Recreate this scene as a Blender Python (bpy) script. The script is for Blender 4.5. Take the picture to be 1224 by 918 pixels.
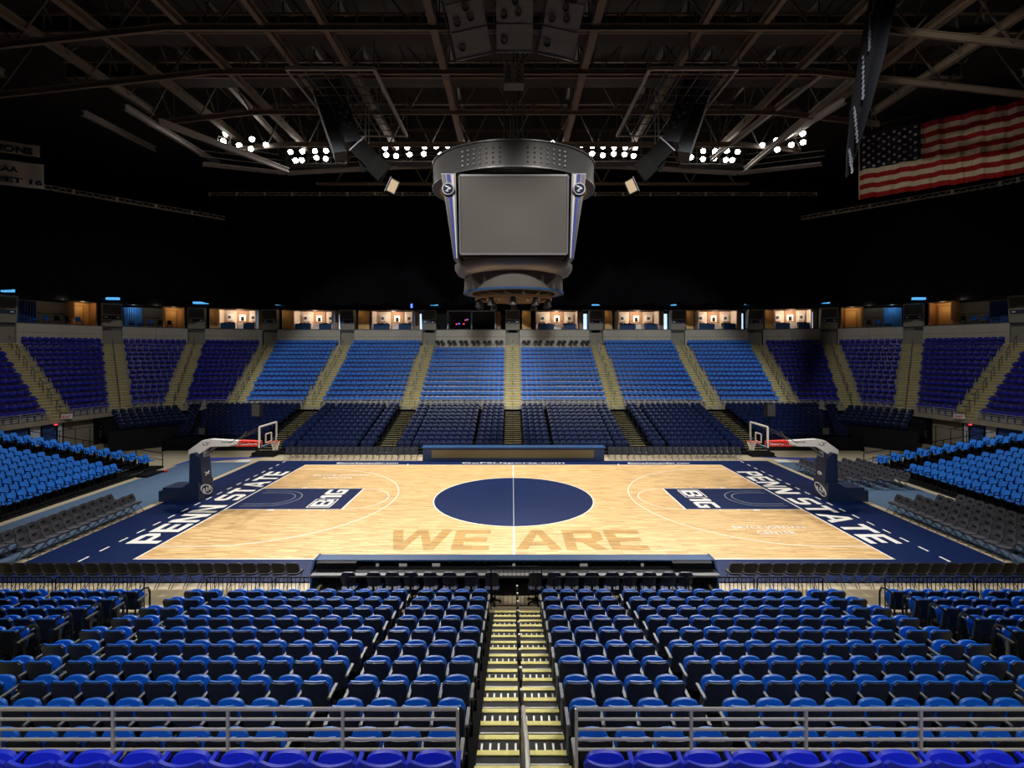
import bpy, math, random
from mathutils import Vector, Matrix
random.seed(7)
PI = math.pi
D = bpy.data
SC = bpy.context.scene
COL = SC.collection
for o in list(D.objects): D.objects.remove(o)

# ------------------------------------------------------------------ camera
F = 582.0; CX = 612.0; HZ = 420.0; CH = 7.87; CAMX = -0.08
cam_d = D.cameras.new('camera'); cam = D.objects.new('camera', cam_d); COL.objects.link(cam)
cam.location = (CAMX, 0, CH); cam.rotation_euler = (PI/2, 0, 0)
cam_d.sensor_width = 36; cam_d.lens = F/1224*36; cam_d.shift_y = -(459-HZ)/1224
cam_d.clip_end = 300; cam_d.clip_start = 0.05
SC.camera = cam
# ------------------------------------------------------------------ world, view
w = D.worlds.new('world'); SC.world = w; w.use_nodes = True
w.node_tree.nodes['Background'].inputs[0].default_value = (0.55, 0.65, 1.0, 1)
w.node_tree.nodes['Background'].inputs[1].default_value = 0.004
SC.view_settings.view_transform = 'Standard'; SC.view_settings.look = 'None'
SC.view_settings.gamma = 1; SC.view_settings.use_curve_mapping = False
SC.view_settings.exposure = 0.0

# ------------------------------------------------------------------ arena lights
def spot(loc, tgt, power, size=60, blend=.6, col=(1, .93, .84), rad=.5):
    l = D.lights.new('flood_spot', 'SPOT'); l.energy = power; l.spot_size = math.radians(size)
    l.spot_blend = blend; l.color = col; l.shadow_soft_size = rad
    o = D.objects.new('flood_spot', l); COL.objects.link(o); o.location = loc
    o.rotation_euler = (Vector(tgt)-Vector(loc)).to_track_quat('-Z', 'Y').to_euler()
LZ = 25.2
COURT_P = 15000
for x in (-17.5, -7.5, 7.5, 17.5):              # far catwalk: onto the court
    spot((x, 42.6, LZ), (x*.55, 26, 0), COURT_P, 62)
for x in (-17.5, -7.5, 7.5, 17.5):              # near catwalk (above the camera)
    spot((x, 9.0, LZ), (x*.55, 28, 0), COURT_P*.8, 60)
for x in (-12, 0, 12):                          # far catwalk onto the near stand
    spot((x, 42.4, LZ), (x*1.0, 8.5, 2), 23000, 46, .8, (.95, .96, 1))
for x in (-11, 11):                             # near catwalk onto the far stands
    spot((x, 9.2, LZ), (x*1.1, 50, 3), 30000, 40, .3, (.9, .95, 1))
for x in (-6, 6):                               # house lights over the walkway behind the camera
    spot((x, -3.0, 19), (x*.95, 5.2, 2), 5200, 46, .9, (1, .96, .9), .8)
spot((14, 13, 24.5), (36.5, 42, 24.2), 4200, 22, .8, (1, .9, .75))     # added unseen spot to brighten the flag
for s in (-1, 1):                               # end blocks
    spot((s*10, 40.0, LZ), (s*26, 29, 1), 16000, 36, .7, (.92, .96, 1))
    spot((s*12, 14, LZ), (s*37, 46, 5), 11000, 42, .7, (.95, .96, 1))
    spot((s*7, 15, LZ), (s*10, 48, 1), 6000, 60, .8, (1, .93, .84))

# ------------------------------------------------------------------ materials
def mat(name, col, rough=.6, metal=0, noise=0, nscale=8, bump=0, spec=.5, emit=None, estr=0, coat=0):
    m = D.materials.new(name); m.use_nodes = True
    nt = m.node_tree; b = nt.nodes['Principled BSDF']
    b.inputs['Base Color'].default_value = (*col, 1); b.inputs['Roughness'].default_value = rough
    b.inputs['Metallic'].default_value = metal; b.inputs['Specular IOR Level'].default_value = spec
    if coat: b.inputs['Coat Weight'].default_value = coat; b.inputs['Coat Roughness'].default_value = .12
    if emit: b.inputs['Emission Color'].default_value = (*emit, 1); b.inputs['Emission Strength'].default_value = estr
    if noise or bump:
        tc = nt.nodes.new('ShaderNodeTexCoord'); n = nt.nodes.new('ShaderNodeTexNoise')
        n.inputs['Scale'].default_value = nscale; n.inputs['Detail'].default_value = 4
        nt.links.new(tc.outputs['Object'], n.inputs['Vector'])
        if noise:
            mx = nt.nodes.new('ShaderNodeMix'); mx.data_type = 'RGBA'
            mx.inputs['A'].default_value = (*[c*(1-noise) for c in col], 1)
            mx.inputs['B'].default_value = (*[min(1, c*(1+noise)) for c in col], 1)
            nt.links.new(n.outputs['Fac'], mx.inputs['Factor']); nt.links.new(mx.outputs['Result'], b.inputs['Base Color'])
        if bump:
            bp = nt.nodes.new('ShaderNodeBump'); bp.inputs['Strength'].default_value = bump
            nt.links.new(n.outputs['Fac'], bp.inputs['Height']); nt.links.new(bp.outputs['Normal'], b.inputs['Normal'])
    return m
M = {}
M['seat_blue'] = mat('seat_blue', (.010, .145, .60), .45, noise=.12, nscale=3, spec=.3)
M['seat_royal'] = mat('seat_royal', (.022, .05, .82), .4, noise=.08, nscale=3, spec=.3)
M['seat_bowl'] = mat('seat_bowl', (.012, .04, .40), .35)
M['seat_violet'] = mat('seat_violet', (.010, .014, .25), .3, spec=.6)  # corner backrests darkened to paint in the shaded gaps between rows
M['seat_navy'] = mat('seat_navy', (.005, .011, .046), .32, spec=.22)
M['seat_azure'] = mat('seat_azure', (.020, .21, .74), .33, noise=.08, nscale=3, spec=.6)
M['black'] = mat('black', (.007, .0075, .009), .6, noise=.2, spec=.15)
M['black_gloss'] = mat('black_gloss', (.012, .013, .02), .25)
M['shell'] = mat('shell', (.030, .036, .052), .42, noise=.3, nscale=20)
M['vinyl'] = mat('vinyl', (.055, .055, .066), .42, noise=.15, nscale=12)
M['vinyl_dark'] = mat('vinyl_dark', (.014, .015, .020), .45, noise=.15, nscale=12, spec=.25)
M['arm_grey'] = mat('arm_grey', (.15, .155, .155), .5, noise=.15)
M['concrete'] = mat('concrete', (.33, .29, .21), .85, noise=.3, nscale=1.5, bump=.1)
M['concrete_wall'] = mat('concrete_wall', (.46, .42, .34), .85, noise=.15, nscale=1, bump=.1)
M['concrete_step'] = mat('concrete_step', (.34, .28, .13), .85, noise=.25, nscale=2)
M['hall_floor'] = mat('hall_floor', (.50, .42, .28), .5, noise=.18, nscale=.9)
M['yellow'] = mat('yellow', (.88, .78, .22), .6, noise=.15, nscale=12)
M['deck_dark'] = mat('deck_dark', (.008, .008, .008), .7, noise=.3, nscale=6, spec=.1)
M['tread'] = mat('tread', (.013, .0135, .013), .6, noise=.3, nscale=9, spec=.15)
M['alu'] = mat('alu', (.24, .24, .22), .45, .5)
M['steel'] = mat('steel', (.62, .61, .55), .38, .35, noise=.12, nscale=20)
M['steel_dim'] = mat('steel_dim', (.30, .30, .28), .4, .7)
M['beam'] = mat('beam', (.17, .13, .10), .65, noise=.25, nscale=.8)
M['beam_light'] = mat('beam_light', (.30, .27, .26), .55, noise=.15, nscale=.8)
M['roof'] = mat('roof', (.035, .03, .028), .9)
M['drape'] = mat('drape', (.0026, .0026, .0038), .95, spec=.1)
M['navy'] = mat('navy', (.0022, .012, .066), .5, noise=.12, nscale=.7, spec=.12)
M['navy_pad'] = mat('navy_pad', (.007, .018, .06), .45, noise=.15, nscale=3)
M['navy_lite'] = mat('navy_lite', (.020, .065, .17), .5, spec=.2)
M['carpet_blue'] = mat('carpet_blue', (.062, .115, .20), .8, noise=.12, nscale=2)
M['mat_royal'] = mat('mat_royal', (.03, .055, .36), .6)
M['white'] = mat('white', (.80, .80, .80), .45)
M['line_white'] = mat('line_white', (.85, .84, .80), .4)
M['white_pad'] = mat('white_pad', (.72, .73, .74), .4)
M['grey_line'] = mat('grey_line', (.30, .34, .40), .4)
M['red'] = mat('red', (.75, .03, .02), .45)
M['orange'] = mat('orange', (.85, .13, .03), .4)
M['net'] = mat('net', (.75, .74, .70), .8)
M['dark_grey'] = mat('dark_grey', (.05, .05, .055), .5, noise=.15)
M['mid_grey'] = mat('mid_grey', (.10, .10, .105), .45, .2)
M['silver'] = mat('silver', (.22, .22, .24), .38, .5)
M['screen_grey'] = mat('screen_grey', (.085, .08, .075), .5, noise=.12, nscale=.4)
M['speaker'] = mat('speaker', (.034, .034, .038), .7, noise=.15, nscale=4)
M['speaker_lite'] = mat('speaker_lite', (.075, .075, .08), .5)
M['speaker_front'] = mat('speaker_front', (.26, .26, .28), .75, noise=.15, nscale=4, spec=.2)
M['speaker_dark'] = mat('speaker_dark', (.010, .0095, .009), .8, spec=.03)
M['truss_paint'] = mat('truss_paint', (.5, .46, .38), .6)
M['joint_paint'] = mat('joint_paint', (.85, .80, .65), .6)
M['vinyl_navy'] = mat('vinyl_navy', (.022, .028, .05), .38)
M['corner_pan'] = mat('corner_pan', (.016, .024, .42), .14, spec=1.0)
M['frame_grey'] = mat('frame_grey', (.5, .5, .5), .5)
M['tan_box'] = mat('tan_box', (.38, .27, .15), .6)
M['olive'] = mat('olive', (.055, .06, .04), .6)
M['pillar'] = mat('pillar', (.27, .245, .19), .8, noise=.12, nscale=1)
M['wood_wall'] = mat('wood_wall', (.42, .20, .08), .5, noise=.2, nscale=3)
M['yellow_wall'] = mat('yellow_wall', (.80, .50, .18), .6)
M['plaster'] = mat('plaster', (.78, .68, .58), .7)
M['stone'] = mat('stone', (.35, .21, .13), .8, noise=.5, nscale=8)
M['beige_wall'] = mat('beige_wall', (.28, .24, .17), .8)
M['cloth_white'] = mat('cloth_white', (.55, .57, .60), .8)
M['cloth_blue'] = mat('cloth_blue', (.02, .06, .22), .8)
M['cloth_cyan'] = mat('cloth_cyan', (.10, .34, .70), .8)
M['led_brown'] = mat('led_brown', (.085, .07, .035), .3)
M['flag_red'] = mat('flag_red', (.42, .012, .014), .8)
M['flag_white'] = mat('flag_white', (.80, .72, .56), .8)
M['flag_blue'] = mat('flag_blue', (.012, .016, .05), .8)
M['banner'] = mat('banner', (.55, .52, .46), .8)
M['lamp'] = mat('lamp', (1, 1, 1), .5, emit=(1, .94, .85), estr=70)
M['cyan_glow'] = mat('cyan_glow', (.1, .5, .8), .5, emit=(.10, .45, .9), estr=1.0)
M['door_glow'] = mat('door_glow', (.5, .6, .8), .5, emit=(.45, .65, 1.0), estr=1.5)
M['red_led'] = mat('red_led', (.8, .02, .02), .5, emit=(1, .05, .08), estr=2)
M['blue_led'] = mat('blue_led', (.05, .1, .9), .5, emit=(.1, .2, 1), estr=2)
M['ceiling_lamp'] = mat('ceiling_lamp', (1, .9, .7), .5, emit=(1, .75, .5), estr=2.0)

M['bowl_pan_lit'] = mat('bowl_pan_lit', (.050, .22, .68), .5, noise=.15, nscale=.6)  # deep blue pans painted lighter where the centre sections catch the light
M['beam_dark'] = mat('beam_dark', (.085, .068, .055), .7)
def glass_mat():
    m = mat('glass', (.9, .95, .95), .03); b = m.node_tree.nodes['Principled BSDF']
    b.inputs['Transmission Weight'].default_value = 1; b.inputs['IOR'].default_value = 1.05
    return m
M['glass'] = glass_mat()
def wood_mat(name, tint, dark=1.0):
    m = D.materials.new(name); m.use_nodes = True; nt = m.node_tree; b = nt.nodes['Principled BSDF']
    tc = nt.nodes.new('ShaderNodeTexCoord'); L = nt.links
    br = nt.nodes.new('ShaderNodeTexBrick'); br.offset = .37; br.offset_frequency = 3
    br.inputs['Scale'].default_value = 1; br.inputs['Brick Width'].default_value = .85; br.inputs['Row Height'].default_value = .057
    br.inputs['Mortar Size'].default_value = .0015; br.inputs['Bias'].default_value = 0
    a = [c*1.12*dark for c in tint]; c2 = [tint[0]*.70*dark, tint[1]*.66*dark, tint[2]*.55*dark]
    br.inputs['Color1'].default_value = (*a, 1); br.inputs['Color2'].default_value = (*c2, 1)
    br.inputs['Mortar'].default_value = (*[c*.5*dark for c in tint], 1)
    L.new(tc.outputs['Object'], br.inputs['Vector'])
    mp = nt.nodes.new('ShaderNodeMapping'); mp.inputs['Scale'].default_value = (.5, 6, 1)
    n = nt.nodes.new('ShaderNodeTexNoise'); n.inputs['Scale'].default_value = 2.2; n.inputs['Detail'].default_value = 6
    L.new(tc.outputs['Object'], mp.inputs['Vector']); L.new(mp.outputs['Vector'], n.inputs['Vector'])
    rp = nt.nodes.new('ShaderNodeValToRGB'); rp.color_ramp.elements[0].color = (.72, .66, .58, 1); rp.color_ramp.elements[1].color = (1.15, 1.15, 1.15, 1)
    rp.color_ramp.elements[0].position = .3; rp.color_ramp.elements[1].position = .65
    L.new(n.outputs['Fac'], rp.inputs['Fac'])
    mx = nt.nodes.new('ShaderNodeMix'); mx.data_type = 'RGBA'; mx.blend_type = 'MULTIPLY'; mx.inputs['Factor'].default_value = 1
    L.new(br.outputs['Color'], mx.inputs['A']); L.new(rp.outputs['Color'], mx.inputs['B'])
    L.new(mx.outputs['Result'], b.inputs['Base Color'])
    b.inputs['Roughness'].default_value = .42; b.inputs['Coat Weight'].default_value = .08; b.inputs['Coat Roughness'].default_value = .2; b.inputs['Specular IOR Level'].default_value = .3
    return m
M['maple'] = wood_mat('maple', (.74, .515, .26))
M['maple_stain'] = wood_mat('maple_stain', (.47, .295, .085))

# ------------------------------------------------------------------ mesh builder
class MB:
    def __init__(s): s.v = []; s.f = []
    def add(s, vs, fs, mtx=None):
        b = len(s.v)
        s.v += [tuple(mtx @ Vector(p)) for p in vs] if mtx is not None else [tuple(p) for p in vs]
        s.f += [tuple(i+b for i in f) for f in fs]; return s
    def box(s, c, d, rot=None):
        x, y, z = [k/2 for k in d]
        vs = [Vector((i*x, j*y, k*z)) for i in (-1, 1) for j in (-1, 1) for k in (-1, 1)]
        if rot is not None: vs = [rot @ p for p in vs]
        vs = [p+Vector(c) for p in vs]
        return s.add(vs, [(0, 1, 3, 2), (4, 6, 7, 5), (0, 4, 5, 1), (2, 3, 7, 6), (0, 2, 6, 4), (1, 5, 7, 3)])
    def b2(s, a, b):
        return s.box([(a[i]+b[i])/2 for i in range(3)], [abs(b[i]-a[i]) for i in range(3)])
    def bar(s, p, q, w, h=None):      # square bar from p to q
        p, q = Vector(p), Vector(q); dv = q-p; L = dv.length
        if L < 1e-6: return s
        r = dv.to_track_quat('Y', 'Z').to_matrix()
        return s.box((p+q)/2, (w, L, h or w), r)
    def tube(s, pts, r, n=6):
        pts = [Vector(p) for p in pts]; rings = []
        for i, p in enumerate(pts):
            a = pts[max(0, i-1)]; b = pts[min(len(pts)-1, i+1)]
            q = (b-a).to_track_quat('Z', 'Y')
            rings.append([p + q @ Vector((r*math.cos(2*PI*k/n), r*math.sin(2*PI*k/n), 0)) for k in range(n)])
        vs = [v for R in rings for v in R]; fs = []
        for i in range(len(pts)-1):
            for k in range(n):
                fs.append((i*n+k, i*n+(k+1) % n, (i+1)*n+(k+1) % n, (i+1)*n+k))
        fs.append(tuple(reversed(range(n)))); fs.append(tuple(range((len(pts)-1)*n, len(pts)*n)))
        return s.add(vs, fs)
    def prism(s, poly, axis, a, b):   # 2D poly extruded along axis 0,1,2
        def mk(p, t):
            l = list(p); l.insert(axis, t); return tuple(l)
        n = len(poly); vs = [mk(p, a) for p in poly]+[mk(p, b) for p in poly]
        fs = [tuple(reversed(range(n))), tuple(range(n, 2*n))]+[(i, (i+1) % n, n+(i+1) % n, n+i) for i in range(n)]
        return s.add(vs, fs)
    def lathe(s, prof, n=40, sx=1, sy=1, c=(0, 0, 0), a0=0, a1=2*PI, closed=False):
        full = abs(a1-a0-2*PI) < 1e-4; m = n if full else n+1; vs = []
        for k in range(m):
            t = a0+(a1-a0)*k/n
            for r, z in prof: vs.append((c[0]+r*sx*math.cos(t), c[1]+r*sy*math.sin(t), c[2]+z))
        P = len(prof); fs = []
        for k in range(n):
            k2 = (k+1) % m
            for j in range(P if closed else P-1):
                j2 = (j+1) % P
                fs.append((k*P+j, k2*P+j, k2*P+j2, k*P+j2))
        return s.add(vs, fs)
    def panel(s, w, z0, z1, y, th, nx=8, ny=3, rt=.1, rb=.05, curve=0, wb=None, y1=None, dip=0, mtx=None, bulge=0):
        """upright cushion-like panel; w at the top, wb at the bottom, y bottom -> y1 top, corners rt/rb, curve bends it in plan"""
        wb = wb or w; y1 = y if y1 is None else y1; vs = []
        H = z1-z0
        for side in (0, 1):
            for j in range(ny+1):
                v = j/ny
                for i in range(nx+1):
                    u = -1+2*i/nx; au = abs(u)
                    hw = (wb+(w-wb)*v)/2
                    def drop(r):
                        if r <= 0: return 0
                        k = max(0, (au*hw-(hw-r))/r); return r*(1-math.sqrt(max(0, 1-k*k)))
                    zt = H-drop(rt)-dip*(1-au*au); zb = drop(rb)
                    z = z0+zb+(zt-zb)*v
                    yy = y+(y1-y)*v+curve*u*u+(th/2+bulge*(1-u*u)*(1-(2*v-1)**2) if side else -th/2)
                    vs.append((u*hw, yy, z))
        W = nx+1; N = W*(ny+1); fs = []
        for j in range(ny):
            for i in range(nx):
                a = j*W+i; fs.append((a, a+1, a+W+1, a+W)); fs.append((N+a, N+a+W, N+a+W+1, N+a+1))
        for i in range(nx):
            fs.append((i+1, i, N+i, N+i+1)); a = ny*W+i; fs.append((a, a+1, N+a+1, N+a))
        for j in range(ny):
            a = j*W; fs.append((a, a+W, N+a+W, N+a)); a = j*W+nx; fs.append((a+W, a, N+a, N+a+W))
        return s.add(vs, fs, mtx)
    def mesh(s, name, m, smooth=False):
        me = D.meshes.new(name); me.from_pydata(s.v, [], s.f)
        if isinstance(m, str): m = M[m]
        me.materials.append(m)
        if smooth:
            me.polygons.foreach_set('use_smooth', [True]*len(me.polygons))
            me.set_sharp_from_angle(angle=math.radians(40))
        me.update(); return me
    def obj(s, name, m, parent=None, smooth=False):
        return link(name, s.mesh(name, m, smooth), parent)

def link(name, me, parent=None, loc=None, rz=0):
    o = D.objects.new(name, me); COL.objects.link(o)
    if parent is not None: o.parent = parent
    if loc is not None: o.location = loc
    if rz: o.rotation_euler = (0, 0, rz)
    return o
def tag(o, label, cat, group=None, kind=None):
    if label: o['label'] = label
    if cat: o['category'] = cat
    if group: o['group'] = group
    if kind: o['kind'] = kind
    return o
def thing(name, label, cat, loc=(0, 0, 0), rz=0, group=None):
    o = D.objects.new(name, None); COL.objects.link(o); o.location = loc; o.rotation_euler = (0, 0, rz)
    o.empty_display_size = .1
    return tag(o, label, cat, group)
def struct(o): o['kind'] = 'structure'; return o
def stuff(o): o['kind'] = 'stuff'; return o
ORD = ['zeroth', 'first', 'second', 'third', 'fourth', 'fifth', 'sixth', 'seventh', 'eighth', 'ninth', 'tenth', 'eleventh', 'twelfth',
       'thirteenth', 'fourteenth', 'fifteenth', 'sixteenth', 'seventeenth', 'eighteenth', 'nineteenth', 'twentieth', 'twenty-first',
       'twenty-second', 'twenty-third', 'twenty-fourth', 'twenty-fifth', 'twenty-sixth', 'twenty-seventh', 'twenty-eighth', 'twenty-ninth', 'thirtieth']
def W(x, y, d): return ((x-CX)*d/F+CAMX, d, CH-(y-HZ)*d/F)      # measured point at a known depth

def text(s, m, parent=None, name='lettering', width=None, height=None, mtx=Matrix(), offset=0.0, ext=.004, shear=0, spacing=1.0):
    cu = D.curves.new('txt', 'FONT'); cu.body = s; cu.offset = offset; cu.extrude = 0; cu.shear = shear
    cu.align_x = 'LEFT'; cu.space_character = spacing; cu.resolution_u = 3
    t = D.objects.new('txt', cu); COL.objects.link(t); bpy.context.view_layer.update()
    me = D.meshes.new_from_object(t.evaluated_get(bpy.context.evaluated_depsgraph_get()))
    D.objects.remove(t); D.curves.remove(cu)
    xs = [v.co.x for v in me.vertices]; ys = [v.co.y for v in me.vertices]
    x0, x1, y0, y1 = min(xs), max(xs), min(ys), max(ys)
    sx = width/(x1-x0) if width else 1; sy = height/(y1-y0) if height else sx
    if not width: sx = sy
    for v in me.vertices: v.co = Vector(((v.co.x-(x0+x1)/2)*sx, (v.co.y-(y0+y1)/2)*sy, 0))
    # give thickness
    import bmesh
    bm = bmesh.new(); bm.from_mesh(me)
    r = bmesh.ops.extrude_face_region(bm, geom=bm.faces[:]); vv = [g for g in r['geom'] if isinstance(g, bmesh.types.BMVert)]
    bmesh.ops.translate(bm, vec=(0, 0, ext), verts=vv); bmesh.ops.recalc_face_normals(bm, faces=bm.faces[:]); bm.to_mesh(me); bm.free()
    me.materials.clear(); me.materials.append(M[m] if isinstance(m, str) else m)
    me.transform(mtx)
    return link(name, me, parent)
def MT(loc, ex, ey):       # matrix from location, text direction, text up
    ex = Vector(ex).normalized(); ey = Vector(ey).normalized(); ez = ex.cross(ey)
    m = Matrix((ex, ey, ez)).transposed().to_4x4(); m.translation = Vector(loc); return m

def rc(a, b, c, d): return [(a, b), (c, b), (c, d), (a, d)]
_P = [rc(0, 0, .27, 1), rc(.27, .80, .76, 1), rc(.27, .36, .76, .55), rc(.74, .5, 1, .86), [(.74, .86), (1, .86), (.76, 1)], [(.74, .5), (.76, .36), (1, .5)]]
GL = {'P': (1, _P), 'R': (1, _P+[[(.42, .38), (.74, .38), (1.02, 0), (.70, 0)]]),
      'E': (.92, [rc(0, 0, .27, 1), rc(.27, .80, .92, 1), rc(.27, .40, .85, .59), rc(.27, 0, .92, .2)]),
      'N': (1.05, [rc(0, 0, .26, 1), rc(.79, 0, 1.05, 1), [(0, 1), (.30, 1), (1.05, 0), (.75, 0)]]),
      'S': (1, [rc(.16, .8, .96, 1), rc(.14, .4, .86, .6), rc(.04, 0, .84, .2), rc(0, .52, .27, .86), rc(.73, .14, 1, .48), [(0, .86), (.27, .8), (.16, 1)], [(0, .52), (.14, .4), (.27, .55)], [(.73, .45), (.86, .6), (1, .48)], [(.84, 0), (1, .14), (.73, .2)]]),
      'T': (.96, [rc(0, .8, .96, 1), rc(.345, 0, .615, .8)]),
      'A': (1.12, [[(0, 0), (.28, 0), (.64, 1), (.42, 1)], [(.84, 0), (1.12, 0), (.70, 1), (.48, 1)], rc(.22, .2, .9, .38)]),
      'W': (1.6, [[(0, 1), (.28, 1), (.56, 0), (.32, 0)], [(.32, 0), (.56, 0), (.88, 1), (.66, 1)], [(.72, 1), (.94, 1), (1.28, 0), (1.04, 0)], [(1.04, 0), (1.28, 0), (1.6, 1), (1.32, 1)]]),
      'B': (1, [rc(0, 0, .26, 1), rc(.26, .82, .8, 1), rc(.26, .42, .8, .58), rc(.26, 0, .8, .18), rc(.72, .56, .96, .92), rc(.74, .08, 1, .46)]),
      '1': (.5, [rc(.18, 0, .5, 1), [(.18, 1), (0, .82), (0, .68), (.18, .76)]]),
      'G': (1, [rc(.1, .8, .98, 1), rc(.1, 0, .98, .2), rc(0, .1, .28, .9), rc(.72, .1, 1, .5), rc(.5, .36, 1, .52)])}
def block_text(s_, m, parent, name, width, height, mtx, gap=.16, h=.003):
    tot = 0
    for ch in s_: tot += (.55 if ch == ' ' else GL[ch][0]+gap)
    tot -= gap; x = 0; sc = width/tot
    for ch in s_:
        if ch == ' ': x += .55; continue
        w_, ps = GL[ch]; b = MB()
        for n_, p in enumerate(ps):
            ar = sum(p[k][0]*p[(k+1) % len(p)][1]-p[(k+1) % len(p)][0]*p[k][1] for k in range(len(p)))
            if ar < 0: p = p[::-1]
            b.prism([((q[0]+x)*sc-width/2, (q[1]-.5)*height) for q in p], 2, 0, h+.0006*n_)
        me = b.mesh(name, m); me.transform(mtx); link(name, me, parent); x += w_+gap

# ================================================================== STRUCTURE
YC = 26.0
# hall floor
b = MB().b2((-60, -6, -.3), (60, 70, 0)); struct(b.obj('floor', 'hall_floor'))
b = MB().b2((-60, -6, 31.0), (60, 75, 31.3)); struct(b.obj('ceiling', 'roof'))
# corrugated roof deck ribs
b = MB()
for k in range(60): b.b2((-58+k*1.95, 0, 30.85), (-57.4+k*1.95, 72, 31.0))
struct(b.obj('trim_1', 'roof'))
struct(MB().b2((-60, 74, 0), (60, 75, 31)).obj('wall_far', 'drape'))
struct(MB().b2((-61, -6, 0), (-60, 75, 31)).obj('wall_left', 'drape'))
struct(MB().b2((60, -6, 0), (61, 75, 31)).obj('wall_right', 'drape'))
struct(MB().b2((-60, -7, 0), (60, -6, 31)).obj('wall_near', 'drape'))

# ---- basketball court
court = thing('basketball_court', 'polished maple basketball court with navy apron and white lines', 'court')
HX, HY = 14.33, 7.62
MB().b2((-HX, YC-HY, 0), (HX, YC+HY, .03)).obj('playing_surface', 'maple', court)
b = MB()
b.b2((-18.2, 16.55, 0), (-HX, 34.9, .03)); b.b2((HX, 16.55, 0), (18.2, 34.9, .03))
b.b2((-HX, 16.55, 0), (HX, YC-HY, .03)); b.b2((-HX, YC+HY, 0), (HX, 34.9, .03))
b.obj('apron', 'navy', court)
# wood subfloor rim
b = MB(); b.b2((-18.55, 16.4, 0), (-18.2, 34.9, .025)); b.b2((18.2, 16.4, 0), (18.55, 34.9, .025)); b.obj('edge_ramp', 'hall_floor', court)
T = .03
def ring(c, r, w, a0=0, a1=2*PI, n=48, z0=T, h=.003):
    return MB().lathe([(r-w/2, z0), (r+w/2, z0), (r+w/2, z0+h), (r-w/2, z0+h)], n, c=(c[0], c[1], 0), a0=a0, a1=a1, closed=True)
def disc(c, r, z0=T, h=.002, n=64):
    return MB().prism([(c[0]+r*math.cos(2*PI*k/n), c[1]+r*math.sin(2*PI*k/n)) for k in range(n)], 2, z0, z0+h)
disc((0, YC), 4.2).obj('centre_circle', 'navy', court)
ring((0, YC), 4.22, .06).obj('circle_line', 'line_white', court)
MB().b2((-.035, YC-HY, T), (.035, YC-4.2, T+.003)).obj('halfway_line', 'line_white', court)
MB().b2((-.035, YC+4.2, T), (.035, YC+HY, T+.003)).obj('halfway_line', 'line_white', court)
tag(MB().b2((-.02, YC-4.2, T+.002), (.02, YC+4.2, T+.004)).obj('halfway_line', 'grey_line', court), 'grey line across the navy circle', None)
b = MB()
for s in (-1, 1):
    b.b2((-HX-.05, YC+s*HY-.03, T), (HX+.05, YC+s*HY+.03, T+.003))
b.obj('sideline', 'line_white', court)
b = MB()
for s in (-1, 1): b.b2((s*HX-.035, YC-HY, T), (s*HX+.035, YC+HY, T+.003))
for s in (-1, 1):   # slanted hash marks through the apron
    for q in (-1, 1):
        b.prism([(s*7.2, YC+q*(HY-.35)), (s*7.26, YC+q*(HY-.35)), (s*7.36, YC+q*(HY+.35)), (s*7.30, YC+q*(HY+.35))], 2, T, T+.004)
b.obj('end_line', 'line_white', court)
RIMX = 12.72
for s in (-1, 1):
    MB().b2((s*HX, YC-1.83, T), (s*8.54, YC+1.83, T+.002)).obj('key', 'navy', court)
    b = MB()
    b.b2((s*(HX), YC-1.87, T), (s*8.5, YC-1.83, T+.004)); b.b2((s*HX, YC+1.83, T), (s*8.5, YC+1.87, T+.004))
    b.b2((s*8.58, YC-1.87, T), (s*8.50, YC+1.87, T+.004))
    for q in (-1, 1):
        for k, (xx, ww) in enumerate(((12.0, .3), (11.1, .05), (10.2, .05), (9.35, .05))):
            b.b2((s*xx-ww/2, YC+q*1.87, T), (s*xx+ww/2, YC+q*2.05, T+.004))
    b.obj('key_line', 'line_white', court)
    a0, a1 = (-PI/2, PI/2) if s < 0 else (PI/2, 3*PI/2)
    r3 = 6.42; ring((s*RIMX, YC), r3, .05, a0, a1).obj('three_point_line', 'line_white', court)
    b = MB()
    for q in (-1, 1): b.b2((s*HX, YC+q*r3-.025, T), (s*RIMX, YC+q*r3+.025, T+.003))
    b.obj('three_point_line', 'line_white', court)
    ring((s*8.54, YC), 1.83, .045, a0, a1, 24).obj('free_throw_arc', 'line_white', court)
    for rr in (1.32, .98):
        ring((s*RIMX, YC), rr, .04, a0, a1, 24).obj('restricted_arc', 'grey_line', court)
        b = MB()
        for q in (-1, 1): b.b2((s*13.9, YC+q*rr-.02, T+.001), (s*RIMX, YC+q*rr+.02, T+.004))
        b.obj('restricted_arc', 'grey_line', court)
    b = MB()
    for k in range(19):
        y = 17.2+k*.95; b.b2((s*16.25-.04, y, T), (s*16.25+.04, y+.45, T+.003))
    b.obj('dashed_line', 'line_white', court)
# lettering on the court
ZT = T+.003
block_text('PENN STATE', 'line_white', court, 'painted_letter', 11.9, 1.3, MT((-15.2, 25.8, ZT), (0, 1, 0), (-1, 0, 0)))
block_text('PENN STATE', 'line_white', court, 'painted_letter', 11.9, 1.3, MT((15.2, 25.8, ZT), (0, -1, 0), (1, 0, 0)))
block_text('WE ARE', 'maple_stain', court, 'painted_letter', 10.7, 2.15, MT((.05, 20.3, ZT-.002), (1, 0, 0), (0, 1, 0)), .1)
for (x, y, sz) in ((-10.9, 30.8, 3.5), (11.35, 21.65, 3.2)):
    text('BRYCE JORDAN', 'line_white', court, 'painted_words', sz, .42, MT((x, y, ZT), (1, 0, 0), (0, 1, 0)), offset=.006)
    text('CENTER', 'line_white', court, 'painted_words', sz*.52, .38, MT((x+.02, y-.6, ZT), (1, 0, 0), (0, 1, 0)), offset=.006)
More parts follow.
